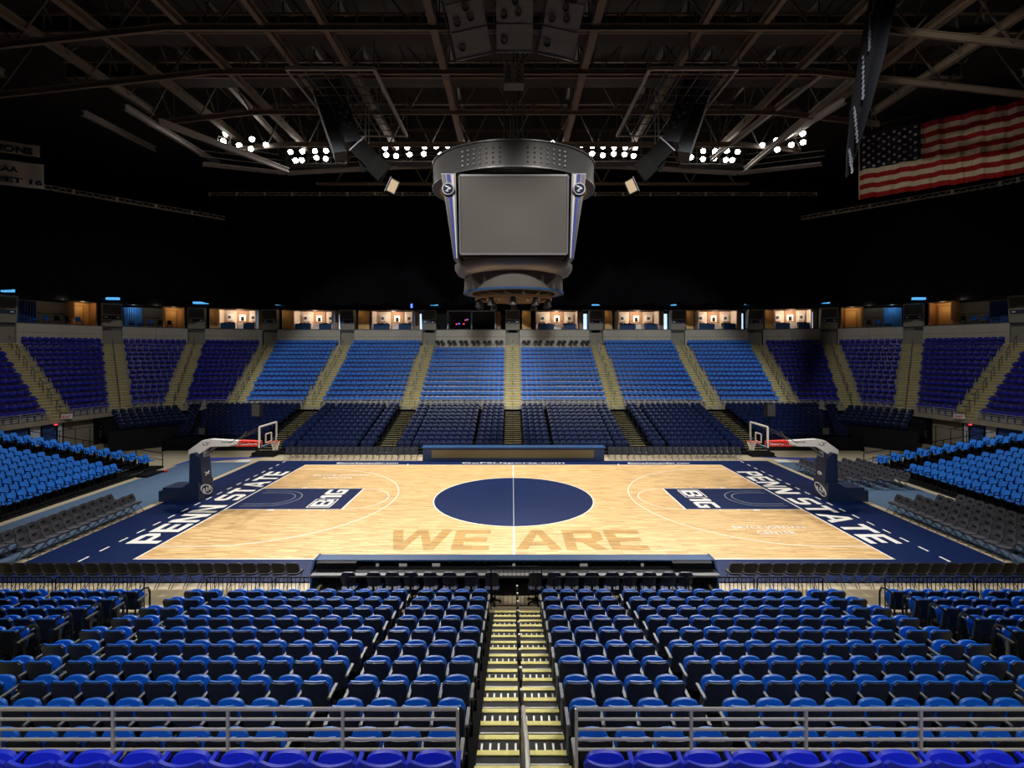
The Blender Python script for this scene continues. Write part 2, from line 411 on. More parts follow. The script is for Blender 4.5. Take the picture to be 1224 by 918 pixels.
text('GoPSUsports.com', 'line_white', court, 'painted_words', 7.2, .42, MT((0, 34.15, ZT), (1, 0, 0), (0, 1, 0)), offset=.02)
for s in (-1, 1):
    text('BlaineAlexander.com', 'line_white', court, 'painted_words', 4.3, .34, MT((s*10.2, 34.15, ZT), (1, 0, 0), (0, 1, 0)), offset=.018)
    up = (s*1.0, 0, 0) if s < 0 else (1, 0, 0)
    # conference logo: boxed B and solid 1G across the lane
    if s < 0: ex, ey = (0, 1, 0), (-1, 0, 0)
    else: ex, ey = (0, -1, 0), (1, 0, 0)
    block_text('1G', 'line_white', court, 'lane_logo', 1.6, 1.1, MT((s*9.85, YC+.80*ex[1], ZT), ex, ey), .14)
    bx = YC-.85*ex[1]
    b = MB()
    for (x0, x1, y0, y1) in ((-.6, .6, -.72, -.66), (-.6, .6, .66, .72), (-.6, -.54, -.72, .72), (.54, .6, -.72, .72)):
        b.b2((s*9.85+x0, bx+y0, ZT), (s*9.85+x1, bx+y1, ZT+.003))
    b.obj('lane_logo', 'line_white', court)
    block_text('B', 'line_white', court, 'lane_logo', 1.1, .95, MT((s*9.85, bx, ZT), ex, ey))
    

# side walkways
for s, n in ((-1, 'left'), (1, 'right')):
    struct(MB().b2((s*18.56, 14.0, 0), (s*23.1, 34.5, .012)).obj('floor_carpet_'+n, 'carpet_blue'))
    struct(MB().prism([(s*23.4, 33.4), (s*21.3, 34.9), (s*18.2, 36.3), (s*23.4, 35.9)][::s], 2, 0, .01).obj('floor_mat_'+n, 'mat_royal'))

# ================================================================== FAR BOWL (fixed tier)
AB = [(0, 46.6), (9.9, 46.6), (19.2, 46.6), (26.5, 46.5), (31.7, 45.5), (34.2, 42.4), (35.1, 37.8), (36, 30.2), (36, 22)]
AT = [(0, 58.9), (10.1, 58.9), (20.0, 58.9), (29.0, 58.2), (36.3, 55.9), (41.9, 50.9), (45.4, 43.4), (48, 32.5), (48.6, 22)]
NR = 14; RISE = .437; Z0 = 2.67
def lp(a, b, t): return (a[0]+(b[0]-a[0])*t, a[1]+(b[1]-a[1])*t)
def tt(r): return r/14.64
allB = [(-x, y) for x, y in AB[:0:-1]]+AB
allT = [(-x, y) for x, y in AT[:0:-1]]+AT
b = MB()
def strip(b, A, B_, za, zb):
    n = len(A); vs = [(x, y, za) for x, y in A]+[(x, y, zb) for x, y in B_]
    b.add(vs, [(i, i+1, n+i+1, n+i) for i in range(n-1)])
for r in range(NR+1):
    z = Z0+RISE*min(r, NR-1)
    A = [lp(p, q, tt(r)) for p, q in zip(allB, allT)]
    C = [lp(p, q, tt(r+1) if r < NR else 1.12) for p, q in zip(allB, allT)]
    if r > 0 and r < NR: strip(b, A, A, z-RISE, z)
    if r == 0: strip(b, A, A, z-.35, z)
    strip(b, A, C, z, z)
# underside of the lip
strip(b, [lp(p, q, .03) for p, q in zip(allB, allT)], allB, Z0-.35, Z0-.35)
struct(b.obj('floor_upper_tier', 'concrete'))
# wall under the lip, set back
b = MB(); A = [lp(p, q, .10) for p, q in zip(allB, allT)]; strip(b, A, A, 0, Z0-.33)
struct(b.obj('wall_under_tier', 'black'))

def perp(p, q):
    d = (Vector(q)-Vector(p)).normalized(); return d
# ---------- seat meshes. local frame: seat faces +y, origin on the deck
def far_back(b, m):
    b.panel(.46, .46, .86, -.04, .04, 4, 2, .08, 0, .03, .42, -.16, mtx=m)          # backrest
    b.add(*boxvf((0, .0, .2), (.06, .12, .4)), m)
def far_pan(b, m):
    b.panel(.46, .52, .80, .06, .07, 4, 1, .04, .03, -.02, .44, .13, mtx=m)         # folded pan
def far_seat(b, m):
    far_back(b, m); far_pan(b, m)
def boxvf(c, d):
    t = MB().box(c, d); return t.v, t.f
far_me = {}
def far_mesh(key, matn):
    if key not in far_me:
        b = MB(); far_back(b, Matrix()); c = MB()
        if key == 'corner_seat': c.panel(.44, .48, .70, .04, .10, 6, 4, .05, .03, -.02, .42, .15, bulge=.06)
        else: far_pan(c, Matrix())
        far_me[key] = (b.mesh('backrest', matn, True), c.mesh('seat_pan', 'bowl_pan_lit' if key == 'bowl_seat' else 'corner_pan', True))
    return far_me[key]
seats_far = []     # (dist, matrix, key, label)
SECN = ['', 'first', 'second', 'third', 'fourth', 'fifth', 'sixth', 'seventh']
def sec_row(i, s, r, t):
    P = Vector(lp(AB[i], AT[i], t)); Q = Vector(lp(AB[i+1], AT[i+1], t))
    if s < 0: P = Vector((-P.x, P.y)); Q = Vector((-Q.x, Q.y)); P, Q = Q, P
    return P, Q
for i in range(8):
    for s in (-1, 1):
        for r in range(NR):
            if i == 0 and r >= 12: continue
            P, Q = sec_row(i, s, r, tt(r+.75)); dv = (Q-P); L = dv.length; dv.normalize()
            n = int((L-1.55)/.51); st = (L-(n-1)*.51)/2
            ang = math.atan2(dv.y, dv.x)+PI
            for k in range(n):
                p = P+dv*(st+k*.51)
                if abs(p.x/p.y)*F > 640: continue      # outside the frame
                m = Matrix.Translation((p.x, p.y, Z0+RISE*r)) @ Matrix.Rotation(ang, 4, 'Z')
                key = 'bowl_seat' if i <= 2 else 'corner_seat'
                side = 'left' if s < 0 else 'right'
                lab = '%s blue bowl seat, %s section %s of centre, %s row up, %s from its left' % ('lit' if i <= 2 else 'deep', SECN[i+1], side, ORD[r+1], ORD[k+1])
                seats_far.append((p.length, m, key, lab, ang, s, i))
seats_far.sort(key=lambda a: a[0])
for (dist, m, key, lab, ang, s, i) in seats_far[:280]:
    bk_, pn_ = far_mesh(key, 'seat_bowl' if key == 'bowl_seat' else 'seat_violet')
    o = D.objects.new('bowl_seat', None); COL.objects.link(o); o.matrix_world = m; o.empty_display_size = .1
    link('backrest', bk_, o); link('seat_pan', pn_, o)
    tag(o, lab, 'seat', 'fixed blue seats of the far bowl nearest the camera')
for key, mm in (('bowl_seat', 'seat_bowl'), ('corner_seat', 'seat_violet')):
    b = MB(); c = MB()
    for a in seats_far[280:]:
        if a[2] == key:
            far_back(b, a[1])
            if key == 'bowl_seat': far_pan(c, a[1])
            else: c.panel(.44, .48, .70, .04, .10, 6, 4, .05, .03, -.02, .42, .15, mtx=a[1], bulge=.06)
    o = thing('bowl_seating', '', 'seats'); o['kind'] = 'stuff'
    stuff(b.obj('backrest', mm, o, True)); stuff(c.obj('seat_pan', 'bowl_pan_lit' if key == 'bowl_seat' else 'corner_pan', o, True))
    tag(o, 'rows of brightly lit blue seats filling the middle far bowl sections' if key == 'bowl_seat' else 'rows of deep blue seats in the far corner sections of the bowl', 'seats')
# black pairs of seats on the top platform of the centre sections
k0 = 0
b = MB(); far_seat(b, Matrix()); bk = b.mesh('companion_seat', 'shell', True)
for s in (-1, 1):
    for j in range(6):
        for q in range(2):
            x = s*(1.35+j*1.42+q*.56)
            o = link('companion_seat', bk, None, (x, 58.1, Z0+RISE*13-.0), PI)
            tag(o, 'black companion seat on the top platform, %s %s of the centre steps' % (ORD[2*j+q+1], 'left' if s < 0 else 'right'), 'seat', 'black seats above the centre sections')

# aisle steps of the bowl
for i in range(8):
    for s in ((-1, 1) if i else (1,)):
        B_ = Vector((AB[i][0]*s, AB[i][1])); T_ = Vector((AT[i][0]*s, AT[i][1])); d = T_-B_; L = d.length; d.normalize()
        nrm = Vector((-d.y, d.x))
        side = 'centre' if i == 0 else ('left' if s < 0 else 'right')
        t = thing('aisle_steps', 'concrete bowl steps with yellow nosings, %s' % ('straight above the court middle' if i == 0 else '%s aisle %s of centre' % (ORD[i], side)), 'steps', (0, 0, 0), 0, 'concrete aisle steps of the far bowl')
        st = MB(); ns = MB(); hr = []; pc = L/14.64
        wd = .74
        def q3(a, o, z): p = B_+d*a+nrm*o; return (p.x, p.y, z)
        for r in range(NR):
            z = Z0+RISE*r; a = r*pc
            # tread slab (fills aisle), nosing, half step in front of the next riser
            def slab(mb, a0, a1, o0, o1, z0, z1):
                mb.add([q3(a0, o0, z0), q3(a1, o0, z0), q3(a1, o1, z0), q3(a0, o1, z0), q3(a0, o0, z1), q3(a1, o0, z1), q3(a1, o1, z1), q3(a0, o1, z1)],
                       [(0, 3, 2, 1), (4, 5, 6, 7), (0, 1, 5, 4), (1, 2, 6, 5), (2, 3, 7, 6), (3, 0, 4, 7)])
            slab(st, a-.005, a+pc*.5, -wd, wd, z, z+.02)
            slab(ns, a-.02, a+.07, -wd, wd, z+.0, z+.03)
            slab(st, a+pc*.5, a+pc, -wd, wd, z, z+RISE/2)
            slab(ns, a+pc*.5-.02, a+pc*.5+.07, -wd, wd, z+RISE/2-.02, z+RISE/2+.015)
            if r % 2 == 0 and r < 13:
                hb = MB(); hr.append(hb)
                hb.bar(q3(a+.1, 0, z), q3(a+.1, 0, z+.9), .045); hb.bar(q3(a+pc, 0, z+RISE), q3(a+pc, 0, z+RISE+.9), .045)
                hb.bar(q3(a+.1, 0, z+.9), q3(a+pc, 0, z+RISE+.9), .045)
        stuff(st.obj('step', 'concrete_step', t)); stuff(ns.obj('nosing', 'yellow', t)); [h_.obj('handrail', 'steel_dim', t) for h_ in hr]
# front rail of the bowl, glass-like metal panels
def rail_line(name, label, P, Q, z, h, bars, post_gap, matn='steel', group=None, cat='railing', r=.02, post=.022):
    P = Vector((*P, 0)); Q = Vector((*Q, 0)); L = (Q-P).length; n = max(1, round(L/post_gap)); dv = (Q-P)/n
    t = thing(name, label, cat, (P.x, P.y, z), 0, group)
    pm = MB().tube([(0, 0, 0), (0, 0, h)], post, 6).mesh('post', matn)
    for k in range(n+1): o = link('post', pm, t, tuple(dv*k))
    for k in range(bars):
        zz = h-k*h*.8/max(1, bars-1) if bars > 1 else h
        MB().tube([(0, 0, zz), tuple(Q-P+Vector((0, 0, zz)))], r, 6).obj('rail_bar', matn, t)
    return t
for i in range(7):
    for s in (-1, 1):
        P = Vector(AB[i]); Q = Vector(AB[i+1]); dv = (Q-P).normalized(); P2 = P+dv*.8; Q2 = Q-dv*.8
        side = 'left' if s < 0 else 'right'
        t = thing('front_rail', 'low metal rail in front of %s bowl section %s of centre' % (ORD[i+1], side), 'railing', (0, 0, 0), 0, 'low rails along the front of the far bowl')
        L = (Q2-P2).length; n = max(2, round(L/2.0)); hm = MB(); bm_ = MB()
        for k in range(n+1):
            p = P2+dv*(L*k/n); MB().bar((p.x*s, p.y, Z0), (p.x*s, p.y, Z0+.62), .035).obj('post', 'steel', t)
        for zz in (.15, .31, .47, .62):
            MB().bar((P2.x*s, P2.y, Z0+zz), (Q2.x*s, Q2.y, Z0+zz), .028).obj('rail_bar', 'steel', t)

# ---------- back parapet + suites
TOPZ = Z0+RISE*13
PZ = 10.46
lit = {(-1, 1): 1, (-1, 2): 1, (-1, 3): 1, (1, 0): 1, (1, 1): 1, (1, 2): 1, (1, 3): 1}
def qbox(mb, P, dv, nv, u0, u1, n0, n1, z0, z1):
    def q(u, n, z): p = P+dv*u+nv*n; return (p.x, p.y, z)
    mb.add([q(u0, n0, z0), q(u1, n0, z0), q(u1, n1, z0), q(u0, n1, z0), q(u0, n0, z1), q(u1, n0, z1), q(u1, n1, z1), q(u0, n1, z1)],
           [(0, 3, 2, 1), (4, 5, 6, 7), (0, 1, 5, 4), (1, 2, 6, 5), (2, 3, 7, 6), (3, 0, 4, 7)])
chair_b = MB(); chair_b.panel(.42, .5, .92, -.2, .05, 4, 1, .08, .04, .02, y1=-.26); chair_b.box((0, 0, .46), (.46, .44, .07))
sc_back = chair_b.mesh('suite_chair', 'seat_blue', True)
chair_b = MB()
for sx in (-.2, .2): chair_b.bar((sx, .18, .43), (sx, .18, 0), .03); chair_b.bar((sx, -.18, .43), (sx, -.18, 0), .03)
sc_leg = chair_b.mesh('chair_legs', 'black')
chair_k = MB(); chair_k.panel(.42, .5, .92, -.2, .05, 4, 1, .08, .04, .02, y1=-.26); chair_k.box((0, 0, .46), (.46, .44, .07))
sc_black = chair_k.mesh('suite_chair', 'black', True)
def pt_light(loc, e, col=(1, .72, .48), r=.25):
    l = D.lights.new('suite_point_light', 'POINT'); l.energy = e; l.color = col; l.shadow_soft_size = r
    o = D.objects.new('suite_point_light', l); COL.objects.link(o); o.location = loc
wn = 0
for i in range(7):
    for s in (-1, 1):
        P = Vector((AT[i][0]*s, AT[i][1])); Q = Vector((AT[i+1][0]*s, AT[i+1][1]))
        if s < 0: P, Q = Q, P
        dv = Q-P; L = dv.length; dv.normalize(); nv = Vector((-dv.y, dv.x))
        if nv.y < 0 and i < 5: nv = -nv
        if i >= 5 and nv.x*s < 0: nv = -nv
        side = 'left' if s < 0 else 'right'
        wn += 1
        # parapet wall with cap and joint
        b = MB(); qbox(b, P, dv, nv, .85, L/2-.01, 0, .3, TOPZ-.1, PZ); qbox(b, P, dv, nv, L/2+.01, L-.85, 0, .3, TOPZ-.1, PZ)
        struct(b.obj('wall_parapet_%s' % side, 'concrete_wall'))
        b = MB(); qbox(b, P, dv, nv, .8, L-.8, -.06, .36, PZ, PZ+.09); struct(b.obj('trim_%d' % (wn+1), 'dark_grey'))
        b = MB(); qbox(b, P, dv, nv, .8, L-.8, -.02, .0, PZ-.85, PZ-.80); struct(b.obj('trim_%d' % (wn+30), 'pillar'))
        SZ = 12.85
        # slab, header, back
        b = MB(); qbox(b, P, dv, nv, -.5, L+.5, .3, 6, PZ-.3, PZ-.02); struct(b.obj('floor_suite_%s' % side, 'dark_grey'))
        b = MB(); qbox(b, P, dv, nv, -.5, L+.5, -.2, 6, SZ, SZ+1.6); struct(b.obj('ceiling_suite_%s' % side, 'black'))
        b = MB(); qbox(b, P, dv, nv, 0, L, 5.9, 6.1, PZ-.2, SZ); struct(b.obj('wall_suite_%s' % side, 'pillar'))
        sn = 'suite %s of centre' % side
        nm = '%s suite %s of centre' % (ORD[i+1], side)
        su = thing('luxury_suite', '', 'suite')
        u0, u1 = (.29, .78)
        a, c = L*u0, L*u1
        if (s, i) in lit:
            su['label'] = 'brightly lit open suite above the bowl, %s bay %s of centre' % (ORD[i+1], side); su['group'] = 'lit suites above the bowl'
            b = MB(); qbox(b, P, dv, nv, a, c, 2.6, 2.7, PZ, SZ); b.obj('back_wall', 'plaster', su)
            b = MB(); qbox(b, P, dv, nv, a-.1, a, .5, 2.6, PZ, SZ); b.obj('side_wall', 'plaster', su)
            b = MB(); qbox(b, P, dv, nv, c, c+.1, .5, 2.6, PZ, SZ); b.obj('side_wall', 'plaster', su)
            b = MB(); qbox(b, P, dv, nv, a, c, .4, .6, SZ-.1, SZ); b.obj('header', 'wood_wall', su)
            m1 = a+(c-a)*.37; m2 = a+(c-a)*.70
            b = MB(); qbox(b, P, dv, nv, m1, m2, 2.5, 2.6, PZ, SZ); b.obj('stone_panel', 'stone', su)
            b = MB(); qbox(b, P, dv, nv, (m1+m2)/2-.35, (m1+m2)/2+.35, 2.43, 2.5, PZ+1.1, PZ+1.9); pp = b.obj('picture', 'white', su)
            b = MB(); qbox(b, P, dv, nv, (m1+m2)/2-.16, (m1+m2)/2+.16, 2.40, 2.43, PZ+1.15, PZ+1.65); b.obj('picture_print', 'black', pp)
            for (f0, f1) in ((.03, .42), (.66, .97)):
                b = MB(); qbox(b, P, dv, nv, a+(c-a)*f0, a+(c-a)*f1, .5, .9, PZ+.02, PZ+.78); b.obj('counter', 'navy_lite', su)
            for f_ in (.1, .78):
                b = MB(); qbox(b, P, dv, nv, a+(c-a)*f_, a+(c-a)*(f_+.16), 2.3, 2.6, PZ+1.15, PZ+2.0); b.obj('cabinet', 'white', su)
                b = MB(); qbox(b, P, dv, nv, a+(c-a)*(f_+.03), a+(c-a)*(f_+.1), 2.25, 2.3, PZ+1.4, PZ+1.7); b.obj('frame', 'dark_grey', su)
            b = MB(); qbox(b, P, dv, nv, a+(c-a)*.45, a+(c-a)*.62, 1.5, 2.2, PZ, PZ+.85); b.obj('island', 'white', su)
            p = P+dv*((a+c)/2)+nv*1.3
            pt_light((p.x, p.y, SZ-.35), 150, (1, .76, .56))
            for j, f_ in enumerate((.1, .2, .31, .72, .8, .9)):
                p = P+dv*(a+(c-a)*f_)+nv*1.25
                r_ = thing('suite_chair', 'dark chair inside lit %s bay %s of centre, %s from its left' % (ORD[i+1], side, ORD[j+1]), 'chair', (p.x, p.y, PZ), math.atan2(dv.y, dv.x)+(PI if nv.y > 0 or 1 else 0), 'dark chairs in the lit suites')
                link('seat', sc_black, r_); link('leg_frame', sc_leg, r_)
        elif i == 0:
            su['label'] = 'dark glazed control booth with grey frame left of the centre pillar'; su['category'] = 'booth'
            a, c = L*.36, L*.94-.7
            a, c = L-1.0-6.9, L-1.0-1.1
            b = MB()
            for u in (a, (a+c)/2, c): qbox(b, P, dv, nv, u-.07, u+.07, .35, .5, PZ+.08, SZ)
            qbox(b, P, dv, nv, a, c, .35, .5, SZ-.14, SZ)
            b.obj('window_frame', 'frame_grey', su)
            for u in (a+.07, (a+c)/2+.07):
                b = MB(); qbox(b, P, dv, nv, u, u+(c-a)/2-.14, .41, .44, PZ+.08, SZ-.14); b.obj('pane', 'glass', su)
            b = MB(); qbox(b, P, dv, nv, a, c, 3.0, 3.1, PZ, SZ); b.obj('back_wall', 'dark_grey', su)
            b = MB(); qbox(b, P, dv, nv, a+.3, c-.3, 1.2, 1.8, PZ, PZ+.8); b.obj('desk', 'black', su)
            for k, (u, z, mm) in enumerate(((.9, .7, 'red_led'), (1.2, .75, 'blue_led'), (1.8, .72, 'red_led'), (2.0, 1.2, 'red_led'), (2.25, 1.25, 'blue_led'))):
                b = MB(); qbox(b, P, dv, nv, a+u, a+u+.16, 1.1, 1.18, PZ+z, PZ+z+.14); b.obj('indicator_light', mm, su)
        else:
            far_end = (i >= 4)
            su['label'] = 'dim open deck with chairs above %s section %s of centre' % (ORD[i+1], side)
            b = MB(); qbox(b, P, dv, nv, 1.6, L-1.6, 3.4, 3.6, PZ, SZ); b.obj('back_wall', 'concrete_wall', su)
            b = MB(); qbox(b, P, dv, nv, 1.6, L-1.6, 3.3, 3.4, PZ+1.2, PZ+1.25); b.obj('trim_rail', 'dark_grey', su)
            # yellow/orange door bay at the inner end
            f0, f1 = (L-3.0, L-1.1) if s < 0 else (1.1, 3.0)
            b = MB(); qbox(b, P, dv, nv, f0, f1, 1.9, 2.0, PZ, SZ); b.obj('door_wall', 'yellow_wall', su)
            e = f0+.25 if s > 0 else f0+.3
            b = MB(); qbox(b, P, dv, nv, e, e+1.0, 1.82, 1.9, PZ, PZ+2.05); dd = b.obj('door', 'yellow_wall', su)
            for uu in (e-.06, e+1.0):
                b = MB(); qbox(b, P, dv, nv, uu, uu+.06, 1.78, 1.9, PZ, PZ+2.1); b.obj('door_frame', 'wood_wall', su)
            b = MB(); qbox(b, P, dv, nv, e-.06, e+1.06, 1.78, 1.9, PZ+2.05, PZ+2.11); b.obj('door_frame', 'wood_wall', su)
            for uu in (f0, f1):
                b = MB(); qbox(b, P, dv, nv, uu-.06, uu+.06, .5, 1.95, PZ, SZ); b.obj('side_wall', 'wood_wall', su)
            p = P+dv*((f0+f1)/2)+nv*1.0
            if i < 6: pt_light((p.x, p.y, SZ-.3), 15, (1, .7, .35), .1)
            if i < 6:
                p = P+dv*(L*.5)-nv*.3; pt_light((p.x, p.y, SZ-.1), 12, (1, .85, .65), .1)  # added unseen fill to lift the deck's back wall out of black
            for j in range(8 if i < 6 else 0):
                u = (1.7+j*.85) if s < 0 else (3.6+j*.85)
                if u > L-1.6: continue
                p = P+dv*u+nv*1.1
                r_ = thing('suite_chair', 'small %s deck chair above %s section %s of centre, %s from left' % ('blue' if j in (1, 2, 5, 6, 7) else 'black', ORD[i+1], side, ORD[j+1]), 'chair', (p.x, p.y, PZ), math.atan2(dv.y, dv.x)+PI, 'chairs on the open decks')
                link('seat', sc_back if j in (1, 2, 5, 6, 7) else sc_black, r_); link('leg_frame', sc_leg, r_)
        # right-hand doorway: glowing corridor or curtain
        if i < 4:
            b = MB(); qbox(b, P, dv, nv, L*.78+.3, L*.78+.75, .9, 1.0, PZ, SZ-.1)
            b.obj('dark_partition', 'wood_wall', su)
            if (s, i) != (-1, 0):
                b = MB(); qbox(b, P, dv, nv, L-1.35, L-.95, 1.2, 1.3, PZ, SZ-.35); b.obj('corridor_light', 'door_glow', su)
            b = MB()
            n = 10
            for k in range(n):      # curved timber wall on the left
                t0 = k/n; t1 = (k+1)/n
                if (s, i) in lit:
                    qbox(b, P, dv, nv, 1.15+t0*1.1, 1.15+t1*1.1, .6+.9*math.sin(t0*PI/2), .7+.9*math.sin(t0*PI/2), PZ, SZ)
            if b.v: b.obj('timber_wall', 'yellow_wall', su)
            if (s, i) in lit:
                p = P+dv*1.7+nv*.2; pt_light((p.x, p.y, SZ-.3), 4, (1, .7, .4), .08)
        else:
            # hanging curtain at the outer end
            c0 = 1.0 if s < 0 else L-2.6
            cu = MB(); N = 24; A_ = []
            vs = []
            for k in range(N+1):
                u = c0+1.6*k/N; off = 1.0+.07*math.sin(k*2.1); p = P+dv*u+nv*off
                vs += [(p.x, p.y, PZ+.02), (p.x, p.y, SZ-.25)]
            cu.add(vs, [(2*k, 2*k+2, 2*k+3, 2*k+1) for k in range(N)])
            if i < 6: o = cu.obj('curtain', 'cloth_cyan' if i in (4,) else 'cloth_blue', su, True)
            p = P+dv*(c0+.8)-nv*.1 if s else None
            if i == 4:
                p = P+dv*(c0+.8)+nv*.3; pt_light((p.x, p.y, SZ-.2), 14, (.6, .8, 1), .1)
# portal pillars at each aisle head
for i in range(8):
    for s in ((-1, 1) if i else (1,)):
        P = Vector((AT[i][0]*s, AT[i][1])); B_ = Vector((AB[i][0]*s, AB[i][1])); d = (P-B_).normalized(); n = Vector((d.y, -d.x))
        side = 'left' if s < 0 else 'right'
        t = thing('portal_pillar', 'concrete pillar with sign above the bowl steps, %s' % ('at the centre' if i == 0 else '%s %s of centre' % (ORD[i], side)), 'pillar', (P.x, P.y, TOPZ), math.atan2(n.y, n.x), 'pillars above the bowl aisles')
        h0 = PZ-TOPZ
        MB().b2((-.84, .42, -.1), (.84, .8, h0+.1)).obj('lower_wall', 'pillar', t)
        MB().prism([(-.8, 0), (.8, 0), (.88, 2.4), (-.88, 2.4)], 1, .05, .5)
        b = MB(); v = [(-.86, .0, h0), (.86, .0, h0), (.86, .9, h0), (-.86, .9, h0), (-.86, -.45, h0+2.4), (.86, -.45, h0+2.4), (.86, .9, h0+2.4), (-.86, .9, h0+2.4)]
        b.add(v, [(0, 3, 2, 1), (4, 5, 6, 7), (0, 1, 5, 4), (1, 2, 6, 5), (2, 3, 7, 6), (3, 0, 4, 7)]); b.obj('upper_block', 'pillar', t)
        def fr(u, z): return (u, -.45*z/2.4-.02, h0+z)
        b = MB(); b.add([fr(-.72, 1.3), fr(.72, 1.3), fr(.72, 2.25), fr(-.72, 2.25)]+[(p[0], p[1]-.03, p[2]) for p in (fr(-.72, 1.3), fr(.72, 1.3), fr(.72, 2.25), fr(-.72, 2.25))],
                     [(0, 3, 2, 1), (4, 5, 6, 7), (0, 1, 5, 4), (1, 2, 6, 5), (2, 3, 7, 6), (3, 0, 4, 7)]); b.obj('speaker_grille', 'olive', t)
        z1 = .78
        b = MB(); b.b2((-.74, -.22, h0+z1), (.74, -.1, h0+z1+.36)); sg = b.obj('section_sign', 'navy_pad', t)
        b = MB()
        for u in (-.5, .5): b.b2((u-.12, -.235, h0+z1+.13), (u+.12, -.22, h0+z1+.24))
        b.obj('section_number', 'white', sg)

# ================================================================== CURTAINS and TRUSSES
def curtain(name, label, pts, ztop, zbot, scal=3.2, matn='drape', amp=.12, drop=.5):
    vs = []; dist = 0; segs = []
    P = [Vector(p) for p in pts]
    tot = sum((P[k+1]-P[k]).length for k in range(len(P)-1)); step = .11
    n = int(tot/step); cur = 0; acc = 0; k = 0
    out = []
    for j in range(n+1):
        dd = j*step
        while k < len(P)-2 and dd > acc+(P[k+1]-P[k]).length: acc += (P[k+1]-P[k]).length; k += 1
        d = (P[k+1]-P[k]).normalized(); p = P[k]+d*(dd-acc); nn = Vector((-d.y, d.x))
        off = amp*math.sin(dd*2*PI/.55)+amp*.4*math.sin(dd*1.7)
        q = p+nn*off; ph = (dd % scal)/scal
        zb = zbot-drop*math.sin(PI*ph)**.5*.8
        out.append((q, zb))
    for q, zb in out: vs += [(q.x, q.y, zb), (q.x, q.y, ztop)]
    o = MB().add(vs, [(2*j, 2*j+2, 2*j+3, 2*j+1) for j in range(len(out)-1)]).obj(name, matn, None, True)
    return tag(o, label, 'curtain')
curtain('house_curtain', 'black pleated curtain with scalloped hem across the far side', [(-33, 53), (33, 53)], 24.9, 13.3)
curtain('house_curtain', 'black curtain hanging below the left corner truss', [(-48, 30), (-41.2, 41.5), (-31, 52.2)], 21.9, 13.3)
curtain('house_curtain', 'black curtain hanging below the right corner truss', [(31, 52.2), (41.2, 41.5), (48, 30)], 21.9, 13.3)
def truss(name, label, pts, z, h=.35, group=None):
    t = thing(name, label, 'truss', (0, 0, 0), 0, group)
    P = [Vector((*p, z)) for p in pts]; ch = MB(); wb = MB(); jn = MB()
    for k in range(len(P)-1):
        a, c = P[k], P[k+1]; d = (c-a); L = d.length; d.normalize(); nn = Vector((-d.y, d.x, 0))*h*.5
        for off in (Vector((0, 0, h)), nn*1.0, nn*-1.0): ch.bar(a+off, c+off, .05)
        n = int(L/.45)
        for j in range(n):
            p = a+d*(j*L/n); q = a+d*((j+1)*L/n)
            if j % 2: p, q = q, p
            wb.bar(p+nn*-1, q+Vector((0, 0, h)), .025); wb.bar(p+nn, q+Vector((0, 0, h)), .025)
        for j in range(int(L/3.0)+1): jn.box(a+d*(j*3.0)+Vector((0, 0, h*.5)), (.16, .16, h*1.15))
    hg = MB()
    for k in range(len(P)):
        hg.tube([P[k], (P[k].x, P[k].y, 31)], .012, 4)
    stuff(hg.obj('hanger_cable', 'black', t))
    ch.obj('chord', 'truss_paint', t); stuff(wb.obj('web', 'truss_paint', t)); stuff(jn.obj('joint_plate', 'joint_paint', t))
truss('curtain_truss', 'thin horizontal truss above the far black curtain', [(-33, 53), (33, 53)], 24.8)
truss('curtain_truss', 'thin truss above the left corner curtain, sloping across the frame', [(-48, 30), (-41.2, 41.2), (-30.7, 51.9)], 21.9)
truss('curtain_truss', 'thin truss above the right corner curtain, below the flag', [(48, 30), (41.2, 41.2), (30.7, 51.9)], 21.9)

def strip_pos(px, py):
    k = (px-CX)/F
    for q in range(len(allT)-1):
        A_, B_ = allT[q], allT[q+1]
        # ray (CAMX + k*y, y) against segment A_-B_
        den = (B_[0]-A_[0])-k*(B_[1]-A_[1])
        if abs(den) < 1e-9: continue
        t_ = (CAMX+k*A_[1]-A_[0])/den
        if 0 <= t_ <= 1:
            y_ = A_[1]+t_*(B_[1]-A_[1])-.40
            return W(px, py, y_)
    return W(px, py, 45)
# blue light slots just above the suite fascia
for k, (x, y, wpx) in enumerate(((8, 346, 16), (132, 355.5, 20), (240, 360.5, 17), (334, 362.5, 8), (519, 363, 9), (712, 363, 9), (805, 363, 6), (894, 362, 7), (987, 360.5, 8), (1101, 355.5, 20))):
    d = 56 if 200 < x < 1020 else 46
    if x < 60: d = 42
    c = strip_pos(x, y+1.5); d = c[1]+3.8
    o = MB().box(c, (wpx*(d-3.8)/F, .3, .14 if wpx < 12 else .24)).obj('light_strip', 'cyan_glow')
    tag(o, 'narrow cyan light strip under the curtain hem, %s from the left' % ORD[k+1], 'light', 'cyan lights below the curtain')
c = W(492, 365.5, 58.6); o = MB().box(c, (.2, .2, .5)).obj('stage_light', 'blue_led'); tag(o, 'small blue and magenta stage light below the curtain left of scoreboard', 'light')

